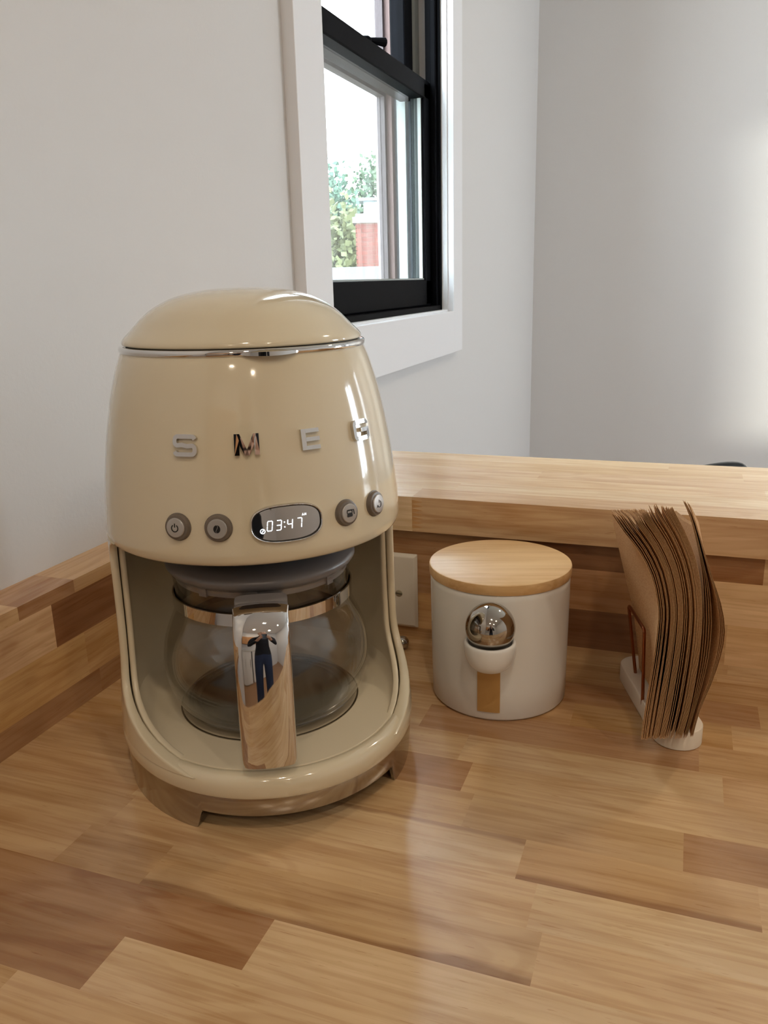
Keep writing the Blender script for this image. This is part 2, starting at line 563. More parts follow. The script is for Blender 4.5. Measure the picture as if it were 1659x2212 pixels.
# ------------------------------------------------------------------ butcher block: countertop, back splashes, ledge
def stave(parent, p0, ex, ey, ez, lx, ly, lz, color, streak=0.0, figure=0.3, name='plank', m='wood', bev=0.0003):
    """box with lengths lx,ly,lz along unit axes ex,ey,ez, corner p0"""
    me = bpy.data.meshes.new(name)
    hx, hy, hz = lx / 2, ly / 2, lz / 2
    b = MB().box(-hx, hx, -hy, hy, -hz, hz)
    me.from_pydata([tuple(v) for v in b.v], [], b.f)
    o = bpy.data.objects.new(name, me)
    me.materials.append(M[m])
    COL.objects.link(o)
    ctr = Vector(p0) + ex * hx + ey * hy + ez * hz
    o.matrix_world = Matrix(((ex.x, ey.x, ez.x, ctr.x), (ex.y, ey.y, ez.y, ctr.y), (ex.z, ey.z, ez.z, ctr.z), (0, 0, 0, 1)))
    if parent:
        o.parent = parent
        o.location = ctr - Vector(parent.location)
    o.color = (*lin(color), 1)
    o['streak'] = float(streak)
    o['figure'] = float(figure)
    return o

EX, EY, EZ = Vector((1, 0, 0)), Vector((0, 1, 0)), Vector((0, 0, 1))
# wood tones
LT, MD, TN, PK, BR, DK, GD = (214, 182, 139), (206, 171, 126), (197, 159, 113), (205, 169, 124), (176, 135, 95), (140, 99, 68), (200, 162, 113)
PAL = [LT, MD, TN, MD, LT, PK, GD, TN]
counter = thing('countertop', (0, 0, 0), 'honey-coloured butcher-block countertop under the coffee machine', 'countertop')
PITCH = 0.0433
def row_y(i):           # i = 0 -> row starting at Y 0.3915
    return 0.3915 + PITCH * i
X0C, X1C = -0.5457, 1.35
# measured rows: list of (x_end, colour, streak, figure) from left to right
rows = {
    -3: [(-0.36, MD, 0, .3), (-0.05, MD, 0, .2), (0.25, LT, 0, .2)],
    -2: [(-0.314, BR, 0, .9), (-0.02, LT, 0, .25), (0.3, TN, 0, .2)],
    -1: [(-0.5, MD, 0, .3), (-0.2292, BR, 0, .85), (0.02, LT, 0, .2), (0.33, PK, 0, .25)],
    0: [(-0.41, PK, 0, .35), (-0.335, TN, 0, .4), (-0.062, MD, -0.9, .35), (0.18, PK, 0, .15), (0.5, LT, 0, .2)],
    1: [(-0.40, MD, 0, .35), (-0.0724, MD, 0, .3), (0.17, LT, 0, .15), (0.5, MD, 0, .2)],
    2: [(-0.405, PK, 0, .3), (-0.088, LT, 0.9, .35), (0.0685, TN, -0.9, .25), (0.4, PK, 0, .2)],
    3: [(-0.35, TN, 0, .35), (-0.138, MD, 0, .25), (0.021, MD, 0, .25), (0.3, BR, 0, .12)],
    4: [(-0.44, GD, 0, .4), (-0.15, BR, 0, .3), (0.13, MD, 0, .25), (0.45, TN, 0, .2)],
    5: [(-0.40, TN, 0, .35), (-0.164, MD, 0, .3), (0.05, LT, 0, .2), (0.32, TN, 0, .2)],
    6: [(-0.43, BR, 0, .4), (-0.213, MD, 0, .3), (0.032, BR, 0, .2), (0.3, TN, 0, .25)],
    7: [(-0.3, DK, 0, .3), (-0.08, TN, 0, .3), (0.06, GD, 0, .25), (0.36, MD, 0, .3)],
    8: [(-0.38, TN, 0, .3), (-0.15, MD, 0, .3), (0.085, BR, 0, .35), (0.4, MD, 0, .25)],
    9: [(-0.3, MD, 0, .3), (-0.02, TN, 0, .3), (0.10, TN, 0, .3), (0.4, LT, 0, .25)],
    10: [(-0.2, TN, 0, .3), (0.05, MD, 0, .3), (0.35, MD, 0, .25)],
}
YFRONT = 0.215
for i in range(-4, 11):
    y0 = row_y(i)
    y1 = y0 + PITCH
    if i == 10:
        y1 = 0.8615
    segs = list(rows.get(i, []))
    x = segs[-1][0] if segs else X0C
    while x < X1C:
        x = x + random.uniform(0.22, 0.38)
        segs.append((min(x, X1C), random.choice(PAL), 0, random.uniform(.1, .4)))
    x = X0C - 0.02
    for xe, c, st, fg in segs:
        jit = random.randint(-6, 6)
        c = tuple(max(0, min(255, v + jit)) for v in c)
        if xe - x < 0.004:
            continue
        stave(counter, (x, y0, -0.038), EX, EY, EZ, xe - x, y1 - y0, 0.038, c, st, fg)
        x = xe

# left back splash (runs along Y), front face X = -0.5457, top z = 0.1295
bsl = thing('backsplash', (-0.56, 0.5, 0), 'low butcher-block upstand along the window wall', 'backsplash')
LROWS = [(0.0, 0.0265, [(0.62, BR, 0, .5), (0.862, BR, 0, .4)]),  # upper planks lightened: daylight from the right is put into their colour
         (0.0265, 0.0727, [(0.44, LT, 0, .3), (0.605, (220, 180, 124), 0, .35), (0.862, (216, 174, 118), 0, .25)]),
         (0.0727, 0.1162, [(0.567, (226, 190, 148), 0, .75), (0.862, (150, 106, 72), 0, .6)]),
         (0.1162, 0.1295, [(0.527, (222, 186, 142), 0, .5), (0.60, (190, 148, 108), 0, .9), (0.862, (206, 166, 120), 0, .4)])]
for z0, z1, segs in LROWS:
    y = -0.15
    for ye, c, st, fg in segs:
        stave(bsl, (XW, y, z0), EY, EZ, EX, ye - y, z1 - z0, -0.5457 - XW, c, st, fg)
        y = ye
# pale top strip of the splash
# back splash below the ledge (runs along X), front face Y = 0.8415
bsb = thing('backsplash', (0, 0.85, 0), 'butcher-block upstand with dark top planks behind the canister', 'backsplash')
BROWS = [(0.0, 0.0115, [(-0.20, TN, 0, .3), (0.06, MD, 0, .3), (0.4, LT, 0, .3)]),  # lighter planks carry the front lamp light in their colour
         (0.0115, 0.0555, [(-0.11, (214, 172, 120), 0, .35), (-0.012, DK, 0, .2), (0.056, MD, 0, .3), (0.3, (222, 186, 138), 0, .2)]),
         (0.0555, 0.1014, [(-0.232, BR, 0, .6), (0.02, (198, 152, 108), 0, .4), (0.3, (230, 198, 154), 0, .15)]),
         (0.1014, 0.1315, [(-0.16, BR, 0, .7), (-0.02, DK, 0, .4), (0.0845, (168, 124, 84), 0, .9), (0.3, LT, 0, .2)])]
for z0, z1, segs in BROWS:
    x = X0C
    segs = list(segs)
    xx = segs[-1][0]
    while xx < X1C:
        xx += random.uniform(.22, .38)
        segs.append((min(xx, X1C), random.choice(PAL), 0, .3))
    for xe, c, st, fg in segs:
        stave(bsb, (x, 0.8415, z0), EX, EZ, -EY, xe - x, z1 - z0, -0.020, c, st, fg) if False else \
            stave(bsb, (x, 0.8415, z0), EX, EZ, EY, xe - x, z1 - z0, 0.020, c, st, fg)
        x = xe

# ledge on the half wall
ledge = thing('bar_ledge', (0, 0.95, 0.1315), 'pale butcher-block ledge running behind the canister', 'ledge')
LZ0, LZ1 = 0.1315, 0.171
YL0, YL1 = 0.832, 1.069
nrow = 6
wl = (YL1 - YL0) / nrow
LP = [(226, 196, 156), (222, 190, 148), (216, 182, 142), (224, 192, 152), (218, 184, 148), (228, 200, 162)]
for r_ in range(nrow):
    x = XW
    first = True
    while x < 1.55:
        if r_ == 0:
            xe = -0.2655 if first else (0.72 if x < 0 else 1.55)
        else:
            xe = min(x + random.uniform(0.3, 0.7), 1.55)
        if 1.55 - xe < 0.05:
            xe = 1.55
        if r_ == 0 and first:
            xe = -0.2755
        stave(ledge, (x, YL0 + wl * r_, LZ0), EX, EY, EZ, xe - x, wl, LZ1 - LZ0, random.choice(LP), 0, random.uniform(.1, .45))
        x = xe
        first = False
# finger joint on the front edge: interlocking wedge teeth
tm = mat('finger_joint_dark', (188, 140, 88), 0.4)
nt_ = 7
for k in range(nt_):
    zc = LZ0 + 0.003 + (LZ1 - LZ0 - 0.006) * (k + 0.5) / nt_
    hh = (LZ1 - LZ0 - 0.006) / nt_ / 2
    mb = MB().prism([(-0.2755, zc - hh * 0.9), (-0.2635, zc - 0.0002), (-0.2635, zc + 0.0002), (-0.2755, zc + hh * 0.9)],
                    lambda u, v, h: Vector((u, YL0 - h - 0.95, v - 0.1315)), -0.004, 0.0002)
    mb.build('finger_tooth', tm, ledge)

# cabinet carrying the counter
cab = thing('base_cabinet', (0.4, 0.55, ZF), 'white base cabinet below the butcher-block counter', 'cabinet')
def cbox(name, m, p, *b, bev=0):
    o = MB().box(*b).build(name, m, p)
    return bevel(o, bev) if bev else o
cm = mat('cabinet_white', (232, 231, 228), 0.4)
cbox('body', cm, cab, -0.95, 0.95, -0.28, 0.29, 0.0, 0.872)
for k in range(4):
    d = cbox('door', cm, cab, -0.94 + k * 0.475, -0.475 + k * 0.475, -0.30, -0.28, 0.1, 0.86, bev=0.002)
    MB().tube([(-0.9 + k * 0.475, -0.302, 0.70), (-0.9 + k * 0.475, -0.325, 0.70), (-0.9 + k * 0.475, -0.325, 0.80), (-0.9 + k * 0.475, -0.302, 0.80)], 0.005, 8).build('handle', M['black'], d, True)

# ------------------------------------------------------------------ coffee machine
MC = (-0.3335, 0.589)
mach = thing('coffee_machine', (MC[0], MC[1], 0), 'cream retro drip coffee machine with chrome trim and four-letter badge', 'coffee machine', R(40))
HEAD = [(0.2085, 0.1160), (0.2105, 0.1186), (0.2145, 0.1200), (0.220, 0.1203), (0.238, 0.1190), (0.258, 0.1168), (0.278, 0.1141),
        (0.297, 0.1108), (0.316, 0.1068), (0.334, 0.1020), (0.346, 0.0980), (0.353, 0.0950)]
def RH(z):
    return interp(HEAD, z)
prof = [(0.0, 0.2105), (0.096, 0.2105), (0.100, 0.2092), (0.112, 0.2080)] + [(v.y, v.x) for v in catmull([(a, b, 0) for a, b in HEAD], 4)] + [(0.093, 0.3535), (0.0, 0.3535)]
MB().lathe(prof, 128).build('upper_housing', M['cream'], mach, True, 50)
# dome lid
LID = [(0.0925, 0.3582), (0.0936, 0.3595), (0.0918, 0.3632), (0.0842, 0.3708), (0.0765, 0.3785), (0.0672, 0.3853), (0.053, 0.3920), (0.036, 0.3962), (0.018, 0.3982), (0.0, 0.3986)]
prof = [(0.0, 0.3582)] + [(max(v.x, 0), v.y) for v in catmull([(a, b, 0) for a, b in LID], 5)]
prof[-1] = (0.0, 0.3986)
MB().lathe(prof, 128).build('lid', M['cream'], mach, True, 60)
MB().lathe([(0.0, 0.3534), (0.0905, 0.3534), (0.0905, 0.3584), (0.0, 0.3584)], 96).build('lid_gap', M['gap'], mach, True, 40)
MB().lathe([(0.091, 0.3528), (0.0948, 0.3524), (0.0962, 0.3535), (0.0964, 0.3555), (0.0955, 0.3572), (0.0935, 0.3576), (0.091, 0.3574), (0.091, 0.3528)], 128).build('chrome_band', M['chrome'], mach, True, 60)
# opening tab on the band
loops = []
for k in range(25):
    a = R(-12.5 + 25 * k / 24)
    s = math.sin(math.pi * k / 24)
    out = 0.0960 + 0.0062 * s ** 0.7 * (0.55 + 0.45 * s)
    hz = 0.0004 + 0.0023 * s ** 0.4
    lp = []
    for (dr, dz) in ((-0.006, 1), (0.0, 1), (1, 0.55), (1.12, 0), (1, -0.55), (0, -1), (-0.006, -1)):
        r_ = 0.0945 if dr <= 0 else 0.0945 + (out - 0.0945) * min(dr, 1.0)
        lp.append(Vector((r_ * math.sin(a), -r_ * math.cos(a), 0.3545 + hz * dz)))
    loops.append(lp)
MB().loft(loops, True, True, True).build('lid_tab', M['chrome'], mach, True, 60)

def surf(u, z, h):
    """point on the head: u = arc length from front centre, z height, h above the skin"""
    r_ = RH(z)
    a = u / 0.1150
    # outward normal includes the taper
    dz = 0.002
    sl = (RH(z + dz) - RH(z - dz)) / (2 * dz)
    nz = -sl / math.sqrt(1 + sl * sl)
    nr = 1 / math.sqrt(1 + sl * sl)
    rr = r_ + h * nr
    return Vector((rr * math.sin(a), -rr * math.cos(a), z + h * nz))

def surf_b(u, z, h):
    a = u / 0.1190
    return surf(a * 0.1150, z, h)

def ribbon(pts, w):
    """polyline -> polygon outline of constant width (mitred)"""
    P = [Vector((p[0], p[1])) for p in pts]
    Lf, Rt = [], []
    for i, p in enumerate(P):
        if i == 0: d = (P[1] - P[0]).normalized(); n = Vector((-d.y, d.x)); k = 1
        elif i == len(P) - 1: d = (P[i] - P[i - 1]).normalized(); n = Vector((-d.y, d.x)); k = 1
        else:
            d1 = (P[i] - P[i - 1]).normalized(); d2 = (P[i + 1] - P[i]).normalized()
            n1 = Vector((-d1.y, d1.x)); n2 = Vector((-d2.y, d2.x))
            n = (n1 + n2).normalized(); k = 1 / max(0.4, n.dot(n1))
        Lf.append(p + n * w / 2 * k); Rt.append(p - n * w / 2 * k)
    return [(v.x, v.y) for v in Lf] + [(v.x, v.y) for v in reversed(Rt)]

def ribbon_solid(mb, pts, w, fmap, h0, h1):
    poly = ribbon(pts, w)
    n = len(pts)
    for i in range(n - 1):
        q = [poly[i], poly[i + 1], poly[2 * n - 2 - i], poly[2 * n - 1 - i]]
        mb.prism(q, fmap, h0, h1)
    return mb

def arc(cx, cy, r_, a0, a1, n=5):
    return [(cx + r_ * math.cos(R(a0 + (a1 - a0) * k / n)), cy + r_ * math.sin(R(a0 + (a1 - a0) * k / n))) for k in range(n + 1)]

ZL = 0.2945
LW = 0.0030
HL = 0.0030
def letter(az, paths, polys=()):
    u0 = R(az) * 0.1150
    mb = MB()
    f = lambda u, v, h: surf(u0 + u, ZL + v, h)
    for p in paths:
        ribbon_solid(mb, p, LW, f, -0.0008, HL)
    for p in polys:
        mb.prism(p, f, -0.0008, HL)
    return mb
W2, H2 = 0.0076, 0.0060
rad = 0.0024
# S
S = [(W2, H2 - 0.0022), (W2, H2 - rad)] 
S = [(W2, H2 - 0.0018)] + arc(W2 - rad, H2 - rad, rad, 20, 90) + arc(-W2 + rad, H2 - rad, rad, 90, 180) + arc(-W2 + rad, rad, rad, 180, 260) \
    + [(-0.002, 0.0004), (0.002, -0.0004)] + arc(W2 - rad, -rad, rad, 80, 0) + arc(W2 - rad, -H2 + rad, rad, 0, -90) + arc(-W2 + rad, -H2 + rad, rad, -90, -160) + [(-W2, -H2 + 0.0018)]
lt = []
lt.append(letter(-33.9, [S]))
# M
t_ = 0.0034
lt.append(letter(-12.0, [], [[(-W2 - .001, -H2 - .0012), (-W2 - .001 + t_, -H2 - .0012), (-W2 - .001 + t_, H2 - .0032), (-W2 + .001, H2 + .0012), (-W2 - .001, H2 + .0012)],
                             [(W2 + .001, -H2 - .0012), (W2 + .001 - t_, -H2 - .0012), (W2 + .001 - t_, H2 - .0032), (W2 - .001, H2 + .0012), (W2 + .001, H2 + .0012)],
                             [(-W2 - .001, H2 + .0012), (-W2 + .0028, H2 + .0012), (0.0017, -H2 - .0012), (-0.0017, -H2 - .0012)],
                             [(W2 + .001, H2 + .0012), (W2 - .0028, H2 + .0012), (-0.0017, -H2 - .0012), (0.0017, -H2 - .0012)]]))
# E
W3 = 0.0070
lt.append(letter(10.9, [], [[(-W3, -H2 - .0012), (-W3 + .0034, -H2 - .0012), (-W3 + .0034, H2 + .0012), (-W3, H2 + .0012)]] +
                 [[(-W3 + .0033, c - .0014), (W3, c - .0014), (W3, c + .0014), (-W3 + .0033, c + .0014)] for c in (-H2 + .0002, 0, H2 - .0002)]))
# G
G = [(W2, H2 - 0.0022)] + arc(W2 - rad, H2 - rad, rad, 10, 90) + arc(-W2 + rad, H2 - rad, rad, 90, 180) + arc(-W2 + rad, -H2 + rad, rad, 180, 270) \
    + arc(W2 - rad, -H2 + rad, rad, 270, 360) + [(W2, 0.0), (0.0006, 0.0)]
lt.append(letter(34.9, [G]))
for mb in lt:
    o = mb.build('badge_letter', M['chrome'], mach, merge=False)
    o['label'] = 'raised chrome badge letter'

# buttons
def ngon(cu, cz, r_, n=28):
    return [(cu + r_ * math.cos(2 * math.pi * k / n), cz + r_ * math.sin(2 * math.pi * k / n)) for k in range(n)]
ZB = 0.2378
def flat(u0):
    """local frame tangent to the head at u0, height ZB"""
    o0 = surf_b(u0, ZB, 0)
    du = (surf_b(u0 + 1e-3, ZB, 0) - surf_b(u0 - 1e-3, ZB, 0)).normalized()
    dv = (surf_b(u0, ZB + 1e-3, 0) - surf_b(u0, ZB - 1e-3, 0)).normalized()
    n = du.cross(dv)
    return lambda u, v, h: o0 + du * u + dv * v + n * h
def disc_loft(f, prof, n=36):
    return MB().loft([[f(r_ * math.cos(2 * math.pi * k / n), r_ * math.sin(2 * math.pi * k / n), h) for k in range(n)] for r_, h in prof], True, False, True)
for az, icon in ((-37.7, 'power'), (-23.3, 'bean'), (22.6, 'pot'), (37.9, 'cycle')):
    u0 = R(az) * 0.1190
    f = flat(u0)
    b = disc_loft(f, [(0.0100, -0.003), (0.0100, 0.0004), (0.0094, 0.0006), (0.0093, 0.0018), (0.0088, 0.0030), (0.0074, 0.0034), (0.0070, 0.0034)]).build('button', M['btn_ring'], mach, True, 30)
    disc_loft(f, [(0.0070, 0.0030), (0.0070, 0.0041), (0.0066, 0.0046), (0.003, 0.0048)]).build('button_cap', M['btn_cap'], b, True, 30)
    ic = MB()
    h0, h1 = 0.0046, 0.00505
    if icon == 'power':
        ribbon_solid(ic, arc(0, -0.0002, 0.0025, 122, 418, 16), 0.0007, f, h0, h1)
        ic.prism([(-.00035, .0004), (.00035, .0004), (.00035, .0032), (-.00035, .0032)], f, h0, h1)
    elif icon == 'bean':
        for s in (-1, 1):
            pts = [(0.0002 * s + s * (0.0022 * math.sin(math.pi * k / 12)) , 0.0028 * math.cos(math.pi * k / 12)) for k in range(13)]
            mid = [(0.0002 * s + 0.0007 * math.sin(2 * math.pi * k / 12), 0.0026 * math.cos(math.pi * k / 12)) for k in range(12, -1, -1)]
            for k in range(12):
                ic.prism([pts[k], pts[k + 1], mid[11 - k], mid[12 - k]], f, h0, h1)
    elif icon == 'pot':
        ic.prism([(-.0026, -.0026), (.0016, -.0026), (.0022, -.0018), (.0018, .0004), (-.0024, .0004), (-.0030, -.0018)], f, h0, h1)
        ribbon_solid(ic, [(-.0028, .0003), (-.0026, .0022), (.0018, .0022), (.0020, .0003)], 0.0005, f, h0, h1)
        ic.prism([(-.0026, .0019), (.0018, .0019), (.0018, .0027), (-.0022, .0029)], f, h0, h1)
        ribbon_solid(ic, [(.0018, .0022), (.0034, .0022), (.0039, -.0012)], 0.0006, f, h0, h1)
    else:
        ribbon_solid(ic, arc(0, -0.0003, 0.0024, 60, -140, 14), 0.00055, f, h0, h1)
        ic.prism([(-.0026, -.0006), (-.0012, -.0016), (-.0028, -.0026)], f, h0, h1)
        ic.prism([(-.0002, .0006), (.0002, .0006), (.0002, .0030), (-.0002, .0030)], f, h0, h1)
    ic.build('icon', M['ink'], b, merge=False)

# display
def stadium(w, h, n=14):
    """super-ellipse-ended lozenge"""
    pts = []
    for k in range(4 * n):
        a = 2 * math.pi * k / (4 * n)
        c, s = math.cos(a), math.sin(a)
        e = 2 / 2.7
        pts.append((w * math.copysign(abs(c) ** e, c), h * math.copysign(abs(s) ** e, s)))
    return pts
ZD = 0.2383
def disp_map(u, v, h):
    return surf_b(u - 0.0005, ZD + v, h)
prof = [(1.0, -0.001), (1.0, 0.0006), (0.975, 0.0022), (0.93, 0.0030), (0.90, 0.0026), (0.885, 0.0012)]
loops = []
for s, h in prof:
    dw = (1 - s) * 0.0139
    loops.append([disp_map(u, v, h) for u, v in stadium(0.0262 - dw, 0.0139 - dw)])
disp = MB().loft(loops).build('display_bezel', M['chrome'], mach, True, 60)
# mirror screen, bent with the head
sp = stadium(0.0247, 0.0124)
n_ = len(sp)
verts = [disp_map(0, 0, 0.0015)]
ringsn = 6
for q in range(1, ringsn + 1):
    verts += [disp_map(u * q / ringsn, v * q / ringsn, 0.0015) for u, v in sp]
faces = [(0, 1 + k, 1 + (k + 1) % n_) for k in range(n_)]
for q in range(ringsn - 1):
    for k in range(n_):
        a = 1 + q * n_
        faces.append((a + k, a + n_ + k, a + n_ + (k + 1) % n_, a + (k + 1) % n_))
new_mesh('screen', verts, faces, M['screen'], disp, True)
rim = MB()
loops = []
for s, h in ((0.0248, 0.0014), (0.0248, 0.0022), (0.0242, 0.0022), (0.0242, 0.0014)):
    loops.append([disp_map(u, v, h) for u, v in stadium(s, s - 0.0123)])
rim.loft(loops).build('screen_rim', M['gap'], disp)
# clock digits 03:47 AM and bean symbol
SEG = {'0': 'abcdef', '3': 'abcdg', '4': 'bcfg', '7': 'abc'}
def digit(mb, ch, cx, cz, w, h, t):
    g = t * 0.35
    bars = {'a': ((-w + g, h), (w - g, h)), 'd': ((-w + g, -h), (w - g, -h)), 'g': ((-w + g, 0), (w - g, 0)),
            'b': ((w, g), (w, h - g)), 'c': ((w, -h + g), (w, -g)), 'f': ((-w, g), (-w, h - g)), 'e': ((-w, -h + g), (-w, -g))}
    for s in SEG[ch]:
        (x0, y0), (x1, y1) = bars[s]
        ribbon_solid(mb, [(cx + x0 + 0.12 * y0, cz + y0), (cx + x1 + 0.12 * y1, cz + y1)], t, disp_map, 0.0014, 0.00175)
dg = MB()
for ch, cx in (('0', -0.0125), ('3', -0.0062), ('4', 0.0016), ('7', 0.0084)):
    digit(dg, ch, cx, -0.0008, 0.0017, 0.0034, 0.00062)
for v in (-0.0024, 0.0010):
    dg.prism(ngon(-0.0022, v, 0.0005, 10), disp_map, 0.0014, 0.00175)
dg.build('clock_digits', M['led'], disp, merge=False)
am = MB()
for pts in ([(0.0108, 0.0040), (0.0114, 0.0054), (0.0120, 0.0040)], [(0.0110, 0.0044), (0.0118, 0.0044)],
            [(0.0126, 0.0040), (0.0127, 0.0054), (0.0132, 0.0045), (0.0137, 0.0054), (0.0138, 0.0040)]):
    ribbon_solid(am, pts, 0.0003, disp_map, 0.0014, 0.00175)
am.build('am_mark', M['led'], disp, merge=False)
bs = MB()
ribbon_solid(bs, arc(-0.0176, -0.0042, 0.0016, 0, 360, 20), 0.0005, disp_map, 0.0014, 0.00175)
ribbon_solid(bs, [(-0.0182, -0.0051), (-0.0178, -0.0043), (-0.0174, -0.0041), (-0.0170, -0.0033)], 0.0006, disp_map, 0.0014, 0.00175)
bs.build('bean_symbol', M['led'], disp, merge=False)

# base
def RB(a):
    s, c = math.sin(a), math.cos(a)
    b = 0.1405 if c > 0 else 0.1245
    return 1 / math.sqrt((s / 0.1262) ** 2 + (c / b) ** 2)
# rear column (outer shell) and cavity liner
COLR = [(0.045, 0.1243), (0.07, 0.1232), (0.10, 0.1218), (0.135, 0.1208), (0.2, 0.1203), (0.212, 0.1203)]
def phi_front(z, z0=0.046, zt=0.2115):
    lo = max(0.0, 1 - (z - z0) / 0.062)
    hi = max(0.0, 1 - (zt - z) / 0.016)
    return 87 - 50 * lo ** 3.0 - 10 * hi ** 2.5
def column(name, r_off0, thick, dphi, m, zs, n=72):
    loops = []
    for z in zs:
        ro = interp(COLR, z) - r_off0
        # near the base the wall follows the wider base outline
        ri = ro - thick
        pf = R(phi_front(z) + dphi)
        pts = []
        w_ = max(0.0, 1 - (z - 0.046) / 0.062) ** 1.5
        extra = 0.0050 * w_
        def rr(r_, a):
            base = RB(a) - r_off0 - (ro - r_)
            if name == 'cavity_liner':
                base -= extra
                r_ -= extra * (1 - w_)
            elif r_ < ro - thick * 0.3:
                base -= extra
            return r_ * (1 - w_) + base * w_
        for k in range(n + 1):
            a = pf + (2 * math.pi - 2 * pf) * k / n
            r_ = rr(ro, a)
            pts.append(Vector((r_ * math.sin(a), -r_ * math.cos(a), z)))
        for k in range(1, 6):        # rounded end
            a = 2 * math.pi - pf
            t = math.pi * k / 6
            r_ = rr((ro + ri) / 2 + thick / 2 * math.cos(t), a)
            a2 = a + thick / 2 * math.sin(t) / ro
            pts.append(Vector((r_ * math.sin(a2), -r_ * math.cos(a2), z)))
        for k in range(n, -1, -1):
            a = pf + (2 * math.pi - 2 * pf) * k / n
            r_ = rr(ri, a)
            pts.append(Vector((r_ * math.sin(a), -r_ * math.cos(a), z)))
        for k in range(1, 6):
            a = pf
            t = math.pi * k / 6
            r_ = rr((ro + ri) / 2 - thick / 2 * math.cos(t), a)
            a2 = a - thick / 2 * math.sin(t) / ro
            pts.append(Vector((r_ * math.sin(a2), -r_ * math.cos(a2), z)))
        loops.append(pts)
    return MB().loft(loops, True, True, True).build(name, m, mach, True, 60)
zs = [0.046 + 0.062 * (k / 14) ** 1.4 for k in range(15)] + [0.118, 0.13, 0.145, 0.16, 0.175, 0.19] + [0.196 + 0.0155 * k / 8 for k in range(9)]
column('rear_shell', 0.0, 0.0062, 0.0, M['cream'], zs)
column('cavity_liner', 0.0070, 0.0050, 0.6, M['cream_in'], zs)

def ring(prof, seg=160):
    """prof: list of (scale, offset, z or z(a))"""
    loops = []
    for sc_, off, z in prof:
        loops.append([Vector(((RB(a) * sc_ + off) * math.sin(a), -(RB(a) * sc_ + off) * math.cos(a), z(a) if callable(z) else z)) for a in [2 * math.pi * k / seg for k in range(seg)]])
    return loops
MB().loft(ring([(1, -0.016, 0.0335), (1, -0.0035, 0.0325), (1, -0.0010, 0.0330), (1, 0, 0.0352), (1, 0, 0.0425), (1, -0.0012, 0.0468), (1, -0.0040, 0.0496), (1, -0.0075, 0.0506),
                (1, -0.0108, 0.0506), (1, -0.0116, 0.0500), (1, -0.0118, 0.0480), (1, -0.016, 0.0480), (1, -0.016, 0.0335)])).build('base_rim', M['cream'], mach, True, 50)
def fil(a):
    d = abs(((math.degrees(a) + 180) % 360) - 180)
    t = max(0.0, min(1.0, (d - 48) / 40))
    return 0.024 * t * t * (3 - 2 * t)
MB().loft(ring([(1, -0.0124, 0.0480), (1, -0.0126, 0.0500), (1, -0.0128, 0.0502)] + [(1, -0.0130 - 0.020 * (1 - math.cos(R(t))), (lambda a, t=t: 0.0504 + fil(a) * (1 - math.sin(R(t))))) for t in range(0, 91, 10)] + [(0.5, 0, 0.0502), (0.02, 0, 0.0502)]), True, False, True).build('tray_floor', M['cream_in'], mach, True, 50)
def zlow(a):
    d = abs(((math.degrees(a) + 180) % 360) - 180)
    def sm(x, a_, b_):
        t = max(0, min(1, (x - a_) / (b_ - a_))); return t * t * (3 - 2 * t)
    f1 = sm(d, 35.5, 38.5) * (1 - sm(d, 78, 82))
    f2 = sm(d, 118, 121) * (1 - sm(d, 150, 153))
    return 0.0165 * (1 - max(f1, f2))
MB().loft(ring([(1, -0.0025, 0.0328), (1, -0.0022, 0.0318), (0.984, 0, 0.018), (0.974, 0, zlow), (0.974, -0.003, zlow), (0.974, -0.003, 0.030), (1, -0.0025, 0.0328)], 360)).build('chrome_skirt', M['chrome_dark'], mach, True, 50)
MB().loft(ring([(0.93, 0, 0.0166), (0.93, 0, 0.034)], 96), True, True, True).build('underside', M['gap'], mach)
# warming plate and drip head
WP = (0.0, -0.010)
MB().lathe([(0.0, 0.0500), (0.0760, 0.0500), (0.0760, 0.0512), (0.0748, 0.0516), (0.0735, 0.0512), (0.0, 0.0512)], 80, *WP).build('warming_plate', M['plate'], mach, True, 40)
MB().lathe([(0.0775, 0.0500), (0.0775, 0.0510), (0.0762, 0.0512), (0.0762, 0.0500)], 80, *WP).build('plate_ring', M['chrome_dark'], mach, True, 40)
MB().lathe([(0.0, 0.1975), (0.060, 0.1975), (0.078, 0.2010), (0.086, 0.2107), (0.0, 0.2107)], 64, *WP).build('brew_head', mat('dark_grey_plastic', (74, 70, 70), 0.4), mach, True, 30)

# ------------------------------------------------------------------ carafe
ca = R(40)
CC = (MC[0] + 0.010 * math.sin(ca), MC[1] - 0.010 * math.cos(ca))
car = thing('carafe', (CC[0], CC[1], 0.0515), 'empty glass carafe with chrome handle inside the coffee machine', 'carafe', R(27.6))
z0 = 0.0515
GP = [(0.0, 0.0016), (0.058, 0.0010), (0.066, 0.0002), (0.071, 0.0016), (0.0765, 0.007), (0.0830, 0.020), (0.0870, 0.035), (0.0876, 0.047), (0.0856, 0.062), (0.0815, 0.0745), (0.0768, 0.0850), (0.0740, 0.0930), (0.0732, 0.1010), (0.0733, 0.1120), (0.0745, 0.1205), (0.0756, 0.1245)]
pts = catmull([(a, b, 0) for a, b in GP], 5)
prof = [(max(v.x, 0.0), v.y) for v in pts]
prof[0] = (0.0, 0.0016)
MB().lathe(prof + [(0.0740, 0.1252)] + [(max(r_ - 0.0026, 0.0), z_ + (0.0026 if r_ < 0.07 and z_ < 0.01 else 0.0006)) for r_, z_ in reversed(prof[:-1])], 96).build('glass_body', M['glass'], car, True, 70)
MB().lathe([(0.0600, 0.0030), (0.0606, 0.0022), (0.0625, 0.0035), (0.0635, 0.0060), (0.0620, 0.0062), (0.0605, 0.0045), (0.0600, 0.0030)], 80).build('base_ring', M['glass'], car, True, 70)
